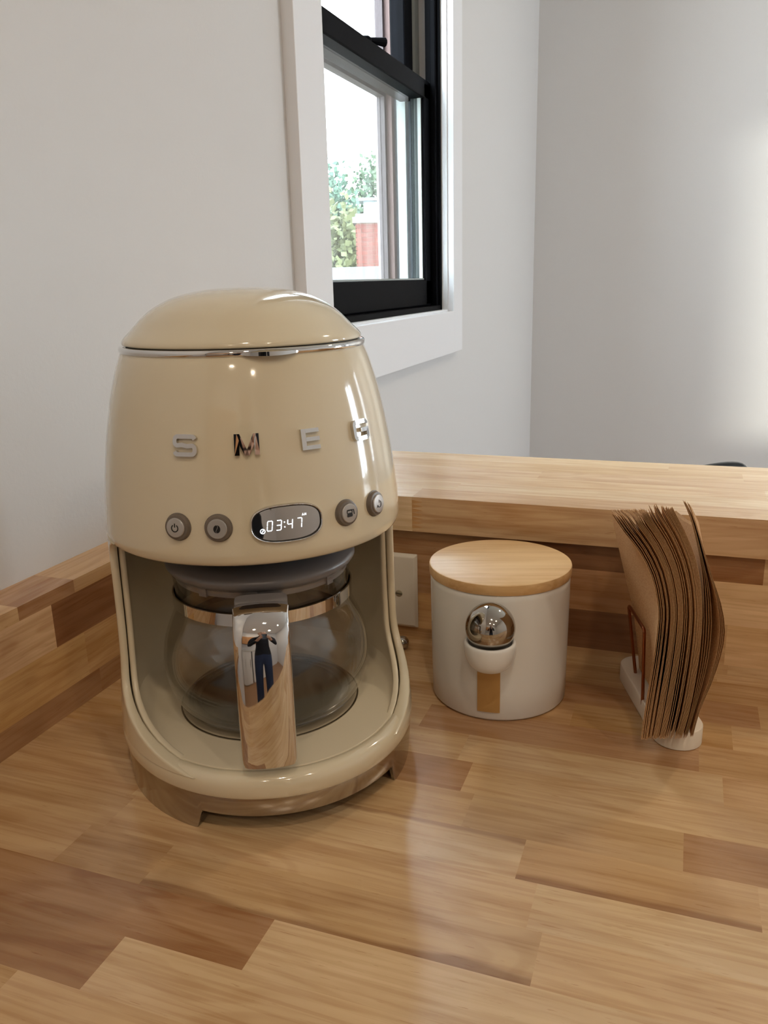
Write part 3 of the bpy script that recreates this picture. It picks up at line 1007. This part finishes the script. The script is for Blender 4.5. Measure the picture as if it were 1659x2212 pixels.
MB().lathe([(0.0700, 0.0022), (0.0712, 0.0030), (0.0718, 0.0050), (0.0705, 0.0062), (0.0690, 0.0050), (0.0690, 0.0032), (0.0700, 0.0022)], 80).build('base_ring', M['glass'], car, True, 70)
MB().lathe([(0.0744, 0.0962), (0.0754, 0.0966), (0.0754, 0.1066), (0.0744, 0.1070), (0.0738, 0.1066), (0.0738, 0.0966), (0.0744, 0.0962)], 96).build('steel_collar', M['chrome'], car, True, 50)
# lid
lp = [(0.0, 0.1410), (0.040, 0.1408), (0.068, 0.1385), (0.0768, 0.1345), (0.0788, 0.1320), (0.0788, 0.1300), (0.0765, 0.1268), (0.0722, 0.1235), (0.0716, 0.1185), (0.0706, 0.1185), (0.0700, 0.1235), (0.0, 0.1240)]
lid = MB().lathe(lp, 96).build('carafe_lid', M['lidgrey'], car, True, 40)
for a in (-38, -5, 48):
    aa = R(a)
    MB().add([Vector((0.0712 * math.sin(aa + s * 0.05) * k, -0.0712 * math.cos(aa + s * 0.05) * k, z)) for z in (0.1175, 0.1260) for k in (0.985, 1.03) for s in (-1, 1)],
             [(0, 1, 3, 2), (4, 6, 7, 5), (0, 4, 5, 1), (2, 3, 7, 6), (0, 2, 6, 4), (1, 5, 7, 3)]).build('lid_lug', M['lidgrey'], lid)
# handle
def sweep(path, wid, thk, name, m, parent, nsec=20, bulge=0.0, ends=(0.0, 0.0)):
    """path in (r, z); section rounded rectangle, width along x; thickness along the inward normal"""
    P = [Vector((p[0], p[1])) for p in path]
    loops = []
    for i, p in enumerate(P):
        d = (P[min(i + 1, len(P) - 1)] - P[max(i - 1, 0)]).normalized()
        nrm = Vector((-d.y, d.x))     # outward for downward travel: check below
        if nrm.x < 0 and abs(nrm.x) > abs(nrm.y): nrm = -nrm
        if abs(nrm.y) >= abs(nrm.x) and nrm.y < 0: nrm = -nrm
        w = wid(i / (len(P) - 1)) if callable(wid) else wid
        t = thk(i / (len(P) - 1)) if callable(thk) else thk
        lp = []
        for k in range(nsec):
            a = 2 * math.pi * k / nsec
            c, s = math.cos(a), math.sin(a)
            e = 2 / 4.0
            x = w / 2 * math.copysign(abs(c) ** e, c)
            h = t / 2 * math.copysign(abs(s) ** e, s)
            if s > 0: h += bulge * (1 - (x / (w / 2)) ** 2)
            q = p + nrm * (h - t / 2)
            lp.append(Vector((x, -q.x, q.y)))
        loops.append(lp)
    return MB().loft(loops, True, True, True).build(name, m, parent, True, 60)
g_path = [(v.x, v.y) for v in catmull([(0.0748, 0.1000, 0), (0.079, 0.1080, 0), (0.086, 0.1190, 0), (0.096, 0.1245, 0), (0.1075, 0.1230, 0), (0.1165, 0.1140, 0), (0.1200, 0.100, 0), (0.1215, 0.080, 0), (0.1218, 0.060, 0), (0.1218, 0.0420, 0)], 5)]
hd = sweep(g_path, lambda t: 0.0395 - 0.006 * max(0, 0.12 - t) / 0.12, lambda t: 0.0085, 'handle', M['greyplastic'], car)
c_path = [(v.x, v.y) for v in catmull([(0.1050, 0.1250, 0), (0.1130, 0.1225, 0), (0.1208, 0.1155, 0), (0.1258, 0.1045, 0), (0.1282, 0.088, 0), (0.1293, 0.065, 0), (0.1303, 0.035, 0), (0.1312, 0.0095, 0)], 8)]
nC = len(c_path)
def cw(t):
    e = max(0, (t - 0.97) / 0.03)
    return 0.0405 - 0.003 * e * e
def ct(t):
    a = max(0, (0.10 - t) / 0.10)
    e = max(0, (t - 0.97) / 0.03)
    return 0.0115 * (1 - 0.75 * a) * (1 - 0.2 * e * e)
sweep(c_path, cw, ct, 'chrome_cover', M['chrome'], hd, 28, 0.0022)

# ------------------------------------------------------------------ scoop lying behind the machine (round steel end shows)
scp = thing('coffee_scoop', (-0.281, 0.806, 0.0), 'steel scoop with round end lying behind the coffee machine', 'scoop')
MB().lathe([(0.0075 * math.sin(math.pi * k / 14), 0.0076 - 0.0075 * math.cos(math.pi * k / 14)) for k in range(15)], 24, 0, 0).build('ball_end', M['steel'], scp, True)
MB().tube([(-0.006, 0, 0.0076), (-0.04, -0.002, 0.0076), (-0.075, -0.006, 0.009)], [0.003, 0.0026, 0.003], 10).build('handle_rod', M['steel'], scp, True)
MB().lathe([(0.0, 0.0005), (0.010, 0.0012), (0.015, 0.005), (0.017, 0.012), (0.0175, 0.016), (0.0168, 0.016), (0.0162, 0.012), (0.014, 0.0062), (0.0, 0.0025)], 28, -0.090, -0.008).build('bowl', M['steel'], scp, True)

# ------------------------------------------------------------------ blank wall plate
wp = thing('wall_plate', (-0.2945, 0.8415, 0.0125), 'blank ivory wall plate with one screw beside the coffee machine', 'wall plate')
o = MB().loft([[Vector((x, y, z)) for x, z in ((-hw, 0.0445 - hh), (hw, 0.0445 - hh), (hw, 0.0445 + hh), (-hw, 0.0445 + hh))]
               for hw, hh, y in ((0.0215, 0.0448, 0.0), (0.0215, 0.0448, -0.0018), (0.0185, 0.0415, -0.0050))], True, True, True).build('plate', M['switch'], wp)
bevel(o, 0.0012, 3)
sc_ = MB().loft([[Vector((r_ * math.cos(2 * math.pi * k / 20), y, 0.0415 + r_ * math.sin(2 * math.pi * k / 20))) for k in range(20)] for r_, y in ((0.0042, -0.0045), (0.0042, -0.0054), (0.0030, -0.0061), (0.0003, -0.0063))], True, False, True).build('screw', M['screw'], wp, True)
MB().prism([(-0.0038, 0.0003), (0.0038, -0.0007), (0.0038, -0.0001), (-0.0038, 0.0009)], lambda u, v, h: Vector((u, -h, 0.0415 + v)), 0.0055, 0.00665).build('screw_slot', M['gap'], sc_)

# ------------------------------------------------------------------ canister
can = thing('canister', (-0.1578, 0.7445, 0), 'white ceramic canister with wooden lid and steel ball', 'canister', R(5.5))
CP = [(0.0, 0.0008), (0.0600, 0.0), (0.0640, 0.0008), (0.0657, 0.0030), (0.0662, 0.03), (0.0668, 0.08), (0.0672, 0.120), (0.0672, 0.1245), (0.0660, 0.1262), (0.0620, 0.1262), (0.0615, 0.1200), (0.0, 0.1190)]
MB().lathe(CP, 96).build('body', M['ceramic'], can, True, 50)
wl_ = MB().lathe([(0.0, 0.1262), (0.0660, 0.1262), (0.0676, 0.1268), (0.0682, 0.1280), (0.0684, 0.1350), (0.0680, 0.1364), (0.0668, 0.1370), (0.0, 0.1370)], 96).build('wooden_lid', M['woodlid'], can, True, 40)
wl_.color = (*lin((226, 190, 140)), 1)
wl_['streak'] = 0.0
wl_['figure'] = 0.45
wl_.rotation_euler = (0, 0, R(12))
MB().lathe([(0.0610, 0.1215), (0.0612, 0.1262), (0.0600, 0.1262), (0.0600, 0.1215), (0.0610, 0.1215)], 48).build('seal', mat('clear_silicone', (210, 206, 198), 0.5), can, True)
cy_ = -0.0782
bowl = [(0.0, 0.0612), (0.0100, 0.0614), (0.0155, 0.0630), (0.0200, 0.0680), (0.0228, 0.0760), (0.0236, 0.0835), (0.0231, 0.0872), (0.0215, 0.0884), (0.0198, 0.0874), (0.0180, 0.0835), (0.0130, 0.0770), (0.0, 0.0750)]
MB().lathe([(v.x if v.x > 0 else 0.0, v.y) for v in catmull([(a, b, 0) for a, b in bowl], 3)], 48, 0.001, cy_).build('ball_cup', M['ceramic'], can, True, 70)
MB().lathe([(0.0224 * math.sin(math.pi * k / 24), 0.1012 - 0.0224 * math.cos(math.pi * k / 24)) for k in range(25)], 48, 0.001, cy_).build('steel_ball', M['steel'], can, True)
loops = []
for k in range(9):
    a = R(-10.2 + 18.0 * k / 8)
    loops.append([Vector((r_ * math.sin(a), -r_ * math.cos(a), z)) for r_, z in ((0.0650, 0.0105), (0.0676, 0.0105), (0.0682, 0.0660), (0.0650, 0.0660))])
MB().loft(loops, True, True, True).build('brass_strip', M['gold'], can, True, 40)

# ------------------------------------------------------------------ napkin holder and napkins
NA = R(19.2)
nh = thing('napkin_holder', (0.0135, 0.700, 0), 'white stone napkin holder with copper wire loops', 'napkin holder', NA)
# local: -y toward the viewer, +x right
def stad(r_, L, n=16):
    pts = []
    for k in range(n + 1):
        a = math.pi + math.pi * k / n
        pts.append((r_ * math.cos(a), r_ * math.sin(a)))
    for k in range(n + 1):
        a = math.pi * k / n
        pts.append((r_ * math.cos(a), L + r_ * math.sin(a)))
    return pts
MB().loft([[Vector((x, y, z)) for x, y in stad(r_, 0.111)] for r_, z in ((0.0195, 0.0), (0.0210, 0.0006), (0.0210, 0.0168), (0.0204, 0.0177), (0.0195, 0.0180))], True, True, True).build('base', M['resin'], nh, True, 40)
def wire(pts):
    return MB().tube(pts, 0.0016, 10).build('wire_loop', M['copper'], nh, True)
def rounded(pts, r_=0.005, n=5):
    P = [Vector(p) for p in pts]
    out = [P[0]]
    for i in range(1, len(P) - 1):
        a = P[i] + (P[i - 1] - P[i]).normalized() * r_
        b = P[i] + (P[i + 1] - P[i]).normalized() * r_
        for k in range(n + 1):
            t = k / n
            out.append(a * (1 - t) ** 2 + P[i] * 2 * t * (1 - t) + b * t * t)
    out.append(P[-1])
    return out
wire(rounded([(-0.0195, 0.040, 0.012), (-0.0232, 0.037, 0.0895), (-0.0195, 0.102, 0.0868), (-0.0110, 0.092, 0.012)]))
wire(rounded([(0.0196, 0.045, 0.012), (0.0215, 0.045, 0.076), (0.0215, 0.100, 0.076), (0.0196, 0.100, 0.012)]))

# profiles of the near edge (x, z) and of the far edge, as measured for the left-most, last packed and right-most sheets
LE = [(-.0421, .0197), (-.0408, .0447), (-.0385, .0705), (-.0358, .0999), (-.0346, .1287), (-.0363, .1449), (-.0422, .1669), (-.0537, .1886), (-.0675, .2062), (-.0780, .2217)]
RE = [(-.0082, .0200), (-.0036, .0440), (-.0005, .0740), (.0011, .1033), (.0007, .1320), (-.0029, .1601), (-.0095, .1838), (-.0182, .2032), (-.0257, .2167), (-.0298, .2243)]
GL = [(-.0065, .0200), (-.0020, .0440), (.0012, .0700), (.0032, .0950), (.0026, .1279), (-.0008, .1601), (-.0042, .1778), (-.0088, .1954), (-.0150, .2146), (-.0219, .2294)]
RR = [(.0014, .0215), (.0055, .0460), (.0129, .0695), (.0188, .0947), (.0206, .1173), (.0152, .1418), (.0067, .1639), (-.0020, .1875), (-.0100, .2100), (-.0170, .2270)]
FL = [(-.0060, .0195), (-.0085, .0400), (-.0120, .0620), (-.0160, .0850), (-.0215, .1050), (-.0262, .1220), (-.0310, .1400), (-.0352, .1560), (-.0392, .1720), (-.0425, .1860)]
FR = [(.0120, .0195), (.0120, .0400), (.0118, .0620), (.0110, .0850), (.0085, .1050), (.0050, .1220), (.0008, .1400), (-.0040, .1560), (-.0080, .1720), (-.0110, .1850)]
FG = [(.0128, .0195), (.0128, .0400), (.0130, .0620), (.0135, .0850), (.0145, .1050), (.0155, .1220), (.0163, .1400), (.0165, .1560), (.0160, .1720), (.0150, .1830)]
def mixp(A, B, s):
    return [(a[0] + (b[0] - a[0]) * s, a[1] + (b[1] - a[1]) * s) for a, b in zip(A, B)]
def napkin(near, far, thick, label, group=None, tip=0.0):
    near = catmull([(a, b, 0) for a, b in near], 2)
    far = catmull([(a, b, 0) for a, b in far], 2)
    n = len(near)
    TT = [0.0, 0.04, 0.25, 0.5, 0.75, 1.0]
    top, bot = [], []
    for t in TT:
        for i in range(n):
            e = 1 - (1 - t) ** 3.0
            x = near[i].x + (far[i].x - near[i].x) * e
            z = near[i].y + (far[i].y - near[i].y) * e
            y = -0.033 + 0.133 * t
            tt = thick * ((1.0 - 0.55 * t) if t > 0 else 0.55)
            top.append((x - tt / 2, y, z))
            bot.append((x + tt / 2, y, z))
    verts = top + bot
    m_ = len(TT)
    off = m_ * n
    faces = []
    for a in range(m_ - 1):
        for i in range(n - 1):
            faces.append((a * n + i, a * n + i + 1, (a + 1) * n + i + 1, (a + 1) * n + i))
            faces.append((off + a * n + i, off + (a + 1) * n + i, off + (a + 1) * n + i + 1, off + a * n + i + 1))
    for i in range(n - 1):
        faces.append((i, off + i, off + i + 1, i + 1))
        e = (m_ - 1) * n
        faces.append((e + i, e + i + 1, off + e + i + 1, off + e + i))
    for a in range(m_ - 1):
        faces.append((a * n, (a + 1) * n, off + (a + 1) * n, off + a * n))
        e = n - 1
        faces.append((a * n + e, off + a * n + e, off + (a + 1) * n + e, (a + 1) * n + e))
    o = new_mesh('napkin', verts, faces, M['napkin'], None, True, 50)
    o.location = (0.0135, 0.700, 0)
    o.rotation_euler = (0, 0, NA)
    return tag(o, label, 'napkin', group)
NM = 32
rn = random.Random(21)
cum = [0.0]
for k in range(NM - 1):
    cum.append(cum[-1] + rn.choice([0.72, 0.75, 0.8, 0.8, 0.9, 1.0, 1.5, 2.3]))
cum = [c / cum[-1] for c in cum]
GRP = 'brown napkins packed in the holder'
for k in range(NM):
    s = cum[k]
    dz = random.uniform(-0.0007, 0.0007) if k else 0
    dx = 0.0
    bump = 0.003 if 20 <= k <= 25 else 0.0
    nr = mixp(LE, RE, s)
    # the middle of the pack stands a little taller
    # sheets differ only in how far they reach along their own curve
    tx, tz = nr[9][0] - nr[8][0], nr[9][1] - nr[8][1]
    tl = math.hypot(tx, tz)
    nr[9] = (nr[9][0] + tx / tl * (dz * 1.6 + bump), nr[9][1] + tz / tl * (dz * 1.6 + bump))
    nr[0] = (nr[0][0], nr[0][1] + dz * 0.8)
    fr = mixp(FL, FR, s)
    lab = 'brown paper napkin held in the pack between copper loops'
    grp = GRP
    if k == 0:
        lab, grp = 'outermost brown paper napkin facing the canister, broad side showing', None
    elif k == NM - 1:
        lab, grp = 'last brown napkin of the tight pack beside the dark gap', None
    napkin(nr, fr, 0.00052, lab, grp)
NG = 8
for k in range(NG):
    s = (k / (NG - 1))
    s2 = [0.0, 0.12, 0.24, 0.35, 0.75, 0.83, 0.91, 1.0][k]
    dz = random.uniform(-0.001, 0.001)
    nr = mixp(GL, RR, s2)
    nr[9] = (nr[9][0] - dz * 0.4, nr[9][1] + dz)
    fr = mixp(FG, [(a + 0.0045, b) for a, b in FG], s)
    lab, grp = 'loose brown napkin bulging away from the pack', 'loose brown napkins at the bulging side'
    if k == 0:
        lab, grp = 'tallest brown napkin, pale tip standing free of the pack', None
    elif k == NG - 1:
        lab, grp = 'outermost bulging brown napkin on the side away from the canister', None
    napkin(nr, fr, 0.00028, lab, grp)

# ------------------------------------------------------------------ chair beyond the ledge
ch = thing('chair', (0.175, 2.016, ZF), 'black chair whose curved back peeks over the ledge', 'chair', R(38))
cbox('seat', M['chair'], ch, -0.21, 0.21, -0.20, 0.20, 0.44, 0.465, bev=0.008)
for sx in (-1, 1):
    for sy in (-1, 1):
        MB().tube([(sx * 0.18, sy * 0.17, 0.44), (sx * 0.205, sy * 0.195, 0.0)], [0.015, 0.011], 10).build('leg', M['chair'], ch, True)
hoop = [(-0.17, 0.18, 0.46), (-0.172, 0.20, 0.60), (-0.172, 0.215, 0.72), (-0.16, 0.224, 0.775), (-0.13, 0.230, 0.797), (0.0, 0.235, 0.818), (0.12, 0.231, 0.823), (0.155, 0.224, 0.802), (0.172, 0.215, 0.72), (0.172, 0.20, 0.60), (0.17, 0.18, 0.46)]
MB().tube(catmull(hoop, 5), 0.013, 12).build('back_hoop', M['chair'], ch, True)
for x in (-0.09, 0.0, 0.09):
    MB().tube([(x, 0.19, 0.46), (x, 0.235, 0.80)], 0.006, 8).build('back_spindle', M['chair'], ch, True)

# ------------------------------------------------------------------ outside the window
chim = thing('chimney', (-5.52, 15.0, -2.2), 'red brick chimney with pale cap seen through the window', 'chimney', R(20))
br_me = {}
brick_m = [mat('red_brick_%d' % k, c, 0.9) for k, c in enumerate([(92, 42, 32), (84, 36, 28), (100, 50, 40), (90, 46, 38)])]
mort = mat('mortar', (104, 84, 74), 0.95)
bw, bh, bd = 0.205, 0.0635, 0.1
MB().box(-0.395, 0.395, -0.395, 0.395, 0, 3.62).build('mortar_core', mort, chim)
pitch_z = 0.076
cache = {}
def brick_mesh(L_, k):
    key = (round(L_, 3), k)
    if key not in cache:
        b = MB().box(-L_ / 2, L_ / 2, -0.012, 0.03, -bh / 2, bh / 2)
        me = bpy.data.meshes.new('brick'); me.from_pydata([tuple(v) for v in b.v], [], b.f); me.materials.append(brick_m[k]); cache[key] = me
    return cache[key]
for c in range(24):
    z = 3.60 - (c + 0.5) * pitch_z
    for side in range(2):
        x = -0.405 - (0.108 if (c + side) % 2 else 0)
        while x < 0.38:
            a, b = max(x, -0.405), min(x + bw, 0.405)
            x += bw + 0.012
            if b - a < 0.05: continue
            o = bpy.data.objects.new('brick', brick_mesh(b - a, random.randrange(4))); COL.objects.link(o); o.parent = chim
            if side == 0: o.location = ((a + b) / 2, -0.40, z)
            else: o.location = (-0.40, -(a + b) / 2, z); o.rotation_euler = (0, 0, R(-90))
cap_m = mat('chimney_cap_white', (124, 124, 120), 0.8)
MB().box(-0.46, 0.46, -0.46, 0.46, 3.62, 3.72).box(-0.40, 0.40, -0.40, 0.40, 3.72, 3.78).build('cap', cap_m, chim)
MB().box(-0.26, 0.26, -0.26, 0.26, 3.78, 4.0).box(-0.34, 0.34, -0.34, 0.34, 4.0, 4.05).build('flue_cover', mat('galvanised', (104, 112, 114), 0.5), chim)

rf = thing('house_roof', (-7.5, 13.6, -0.82), 'grey shingled roof below the brick chimney outside', 'roof')
MB().add([(-5, -4, 0.0), (5, -4, 0.0), (5, 0.4, 1.48), (-5, 0.4, 1.48), (-5, -4, -0.15), (5, -4, -0.15), (5, 0.4, 1.33), (-5, 0.4, 1.33)],
         [(0, 1, 2, 3), (4, 7, 6, 5), (0, 4, 5, 1), (1, 5, 6, 2), (2, 6, 7, 3), (3, 7, 4, 0)]).build('slope', mat('roof_shingle', (70, 76, 82), 0.9, bump=(30, 0.5, 0.02)), rf)
MB().box(-4.8, 4.8, -3.6, 0.3, -6, -0.16).build('gable_wall', mat('house_siding', (120, 106, 98), 0.9), rf)

def tree(name, loc, h, rx, label, col, n=900, seed=1):
    rnd = random.Random(seed)
    t = thing(name, loc, label, 'tree', group='trees outside the window')
    MB().tube([(0, 0, 0), (0.1, 0.05, h * 0.4), (0.0, 0.1, h * 0.75)], [h * 0.03, h * 0.022, h * 0.01], 8).build('trunk', mat(name + '_bark', (92, 80, 68), 0.9), t, True)
    v, f = [], []
    for k in range(n):
        while True:
            p = Vector((rnd.uniform(-1, 1), rnd.uniform(-1, 1), rnd.uniform(-1, 1)))
            if 0.35 < p.length < 1: break
        lob = 1 + 0.22 * math.sin(3.1 * p.x + 2 * p.z) + 0.15 * math.sin(5 * p.y + 4 * p.z)
        c = Vector((p.x * rx * lob, p.y * rx * lob, h * 0.66 + p.z * h * 0.36 * lob))
        for q in range(8):
            a = Vector((rnd.gauss(0, 1), rnd.gauss(0, 1), rnd.gauss(0, 1))).normalized()
            b = a.orthogonal().normalized()
            s = rnd.uniform(0.06, 0.13)
            d = Vector((rnd.gauss(0, .28), rnd.gauss(0, .28), rnd.gauss(0, .28)))
            i = len(v)
            v += [c + d + a * s, c + d + b * s * 0.7, c + d - a * s, c + d - b * s * 0.7]
            f.append((i, i + 1, i + 2, i + 3))
    o = new_mesh('crown', v, f, mat(name + '_leaves', col, 0.8), t)
    o['kind'] = 'stuff'
    return t
tree('broad_tree', (-11.0, 31.0, -7.4), 10.9, 1.9, 'broad green tree behind the brick chimney', (58, 78, 54), 4200, 3)
tree('slender_tree', (-11.2, 26.2, -7.4), 10.3, 0.55, 'slender blue-green tree standing beside the broad one', (52, 76, 62), 1800, 5)
tree('low_tree', (-8.9, 21.2, -7.4), 8.8, 1.6, 'low olive tree in front of the broad tree', (74, 78, 48), 3600, 8)
gnd = MB().box(-60, -1.5, -30, 90, -7.7, -7.4).build('ground_outside', mat('ground', (80, 84, 66), 0.95))
struct(gnd)

# ------------------------------------------------------------------ ceiling lamps
LAMPS = [(0.35, -0.55), (1.35, -0.55), (0.35, -1.75), (1.35, -1.75), (0.9, 2.1)]  # last lamp is an added one, unseen, warming the back wall
names = ['above the person', 'towards the window side wall', 'over the kitchen cabinets', 'farthest from the counter', 'added beyond the bar ledge to warm the back wall']
for (x, y), nm in zip(LAMPS, names):
    l = thing('recessed_lamp', (x, y, ZC), 'round recessed ceiling lamp ' + nm, 'lamp', group='recessed ceiling lamps')
    MB().lathe([(0.062, -0.002), (0.066, -0.008), (0.080, -0.010), (0.086, -0.004), (0.086, 0.0), (0.062, 0.0)], 40).build('trim_ring', M['trim'], l, True)
    MB().lathe([(0.0, -0.004), (0.062, -0.004), (0.062, -0.001), (0.0, -0.001)], 40).build('diffuser', M['lampglow'], l)
    a = add_light('lamp_light', 'AREA', (x, y, ZC - 0.012), (0, 0, 0), 6.5 if y < 1 else 9.0, (1.0, 0.85, 0.66), shape='DISK', size=0.12)

# ------------------------------------------------------------------ kitchen behind the viewer (shows in the chrome)
def kitchen_unit(x, w, z0, z1, d, y, colm, name, label, doors=2, handle=True):
    t = thing(name, (x, y, ZF + z0), label, 'cabinet')
    cbox('body', colm, t, -w / 2, w / 2, 0, d, 0, z1 - z0)
    for k in range(doors):
        dw = w / doors
        dd = cbox('door', colm, t, -w / 2 + k * dw + 0.003, -w / 2 + (k + 1) * dw - 0.003, d, d + 0.02, 0.01, z1 - z0 - 0.01, bev=0.003)
        MB().box(-w / 2 + k * dw + dw * 0.85, -w / 2 + k * dw + dw * 0.87, d + 0.02, d + 0.045, (z1 - z0) * 0.4, (z1 - z0) * 0.6).build('handle', M['black'], dd)
    return t
wcab = mat('oak_cabinet', (184, 132, 82), 0.45)
kitchen_unit(-0.1, 0.9, 0, 0.88, 0.55, YF + 0.025, cm, 'kitchen_cabinet', 'white lower kitchen cabinet standing under the oak one')
kitchen_unit(0.85, 0.9, 0, 0.88, 0.55, YF + 0.025, cm, 'kitchen_cabinet', 'white lower kitchen cabinet towards the right-hand window')
kitchen_unit(0.1, 1.2, 1.45, 2.2, 0.33, YF + 0.025, wcab, 'wall_cabinet', 'oak wall cabinet above the white kitchen cabinets')
kt = MB().box(-0.56, 1.32, YF, YF + 0.62, -0.03, 0.005).build('kitchen_worktop', mat('worktop_grey', (196, 192, 186), 0.3))
bevel(kt, 0.004)
tag(kt, 'pale grey worktop over the white kitchen cabinets', 'worktop')

# ------------------------------------------------------------------ the person taking the picture (shows in the chrome)
per = thing('person', (0.17, -0.42, ZF), 'person in dark sweater and jeans holding up a phone with both hands', 'person', R(21.7))
SK = {}
def V(n, x, y, z, r_): SK[n] = (Vector((x, y, z)), r_)
V('pel', 0, 0, 0.95, .135); V('sp', 0, .0, 1.10, .125); V('ch', 0, .0, 1.28, .145); V('nb', 0, .0, 1.43, .075)
V('nk', 0, .015, 1.50, .052); V('hd', 0, .035, 1.60, .088); V('ht', 0, .03, 1.69, .070); V('nose', 0, .130, 1.59, .012)
E_ = [('pel', 'sp'), ('sp', 'ch'), ('ch', 'nb'), ('nb', 'nk'), ('nk', 'hd'), ('hd', 'ht'), ('hd', 'nose')]
for s_, q in ((-1, 'l'), (1, 'r')):
    V('ear' + q, s_ * .092, .025, 1.60, .016); E_.append(('hd', 'ear' + q))
    V('sh' + q, s_ * .185, -.005, 1.39, .062); V('el' + q, s_ * .255, .10, 1.13, .044); V('wr' + q, s_ * .095, .305, 1.235, .027); V('pa' + q, s_ * .072, .365, 1.275, .026)
    E_ += [('nb', 'sh' + q), ('sh' + q, 'el' + q), ('el' + q, 'wr' + q), ('wr' + q, 'pa' + q)]
    for k in range(4):
        V('f%d' % k + q, s_ * (.052 - .004 * (k == 1)), .395 + .004 * k, 1.268 + .019 * k, .0085); V('g%d' % k + q, s_ * (.020 + .004 * abs(k - 1.5)), .408, 1.272 + .019 * k, .0078)
        E_ += [('pa' + q, 'f%d' % k + q), ('f%d' % k + q, 'g%d' % k + q)]
    V('t0' + q, s_ * .060, .352, 1.300, .010); V('t1' + q, s_ * .034, .372, 1.318, .009)
    E_ += [('pa' + q, 't0' + q), ('t0' + q, 't1' + q)]
    V('hp' + q, s_ * .085, 0, .88, .095); V('kn' + q, s_ * .10, .02, .49, .062); V('an' + q, s_ * .105, -.01, .09, .045); V('to' + q, s_ * .115, .13, .035, .036)
    E_ += [('pel', 'hp' + q), ('hp' + q, 'kn' + q), ('kn' + q, 'an' + q), ('an' + q, 'to' + q)]
keys = list(SK)
me = bpy.data.meshes.new('body')
me.from_pydata([tuple(SK[k][0]) for k in keys], [(keys.index(a), keys.index(b)) for a, b in E_], [])
tmp = bpy.data.objects.new('body_tmp', me)
COL.objects.link(tmp)
md = tmp.modifiers.new('skin', 'SKIN')
sv = me.skin_vertices[0].data
for i, k in enumerate(keys):
    sv[i].radius = (SK[k][1], SK[k][1] * (0.78 if k in ('pel', 'sp', 'ch') else 1.0))
    sv[i].use_root = (k == 'pel')
sd = tmp.modifiers.new('sub', 'SUBSURF'); sd.levels = 1; sd.render_levels = 1
dg_ = bpy.context.evaluated_depsgraph_get()
bme = bpy.data.meshes.new_from_object(tmp.evaluated_get(dg_))
bpy.data.objects.remove(tmp, do_unlink=True)
bme.name = 'body'
for m_ in (mat('dark_sweater', (30, 30, 36), 0.9), mat('blue_jeans', (44, 56, 84), 0.85), mat('skin', (204, 160, 134), 0.5), mat('dark_hair', (44, 32, 26), 0.5), mat('shoe', (28, 26, 26), 0.6)):
    bme.materials.append(m_)
for p in bme.polygons:
    c = p.center
    i = 0
    if c.z > 1.465:
        i = 2
        if c.z > 1.64 or (c.y < 0.005 and c.z > 1.53): i = 3
    elif c.y > 0.315 and c.z > 1.2: i = 2
    elif c.z < 0.075: i = 4
    elif c.z < 0.93: i = 1
    p.material_index = i
    p.use_smooth = True
bo = bpy.data.objects.new('body', bme); COL.objects.link(bo); bo.parent = per
ey = mat('eye', (20, 18, 18), 0.2)
for s_ in (-1, 1):
    MB().lathe([(0.010 * math.sin(math.pi * k / 8), 1.615 - 0.006 * math.cos(math.pi * k / 8)) for k in range(9)], 12, s_ * 0.032, 0.112).build('eye', ey, per, True)
MB().box(-0.022, 0.022, 0.108, 0.118, 1.551, 1.557).build('mouth', mat('lips', (160, 100, 92), 0.5), per)
ph = MB().box(-0.036, 0.036, 0.388, 0.396, 1.235, 1.385).build('phone', mat('phone_black', (16, 16, 18), 0.2))
ph.location = (0.17, -0.42, ZF); ph.rotation_euler = (0, 0, R(21.7))
bevel(ph, 0.003)
tag(ph, 'black smartphone held up in both hands', 'phone')
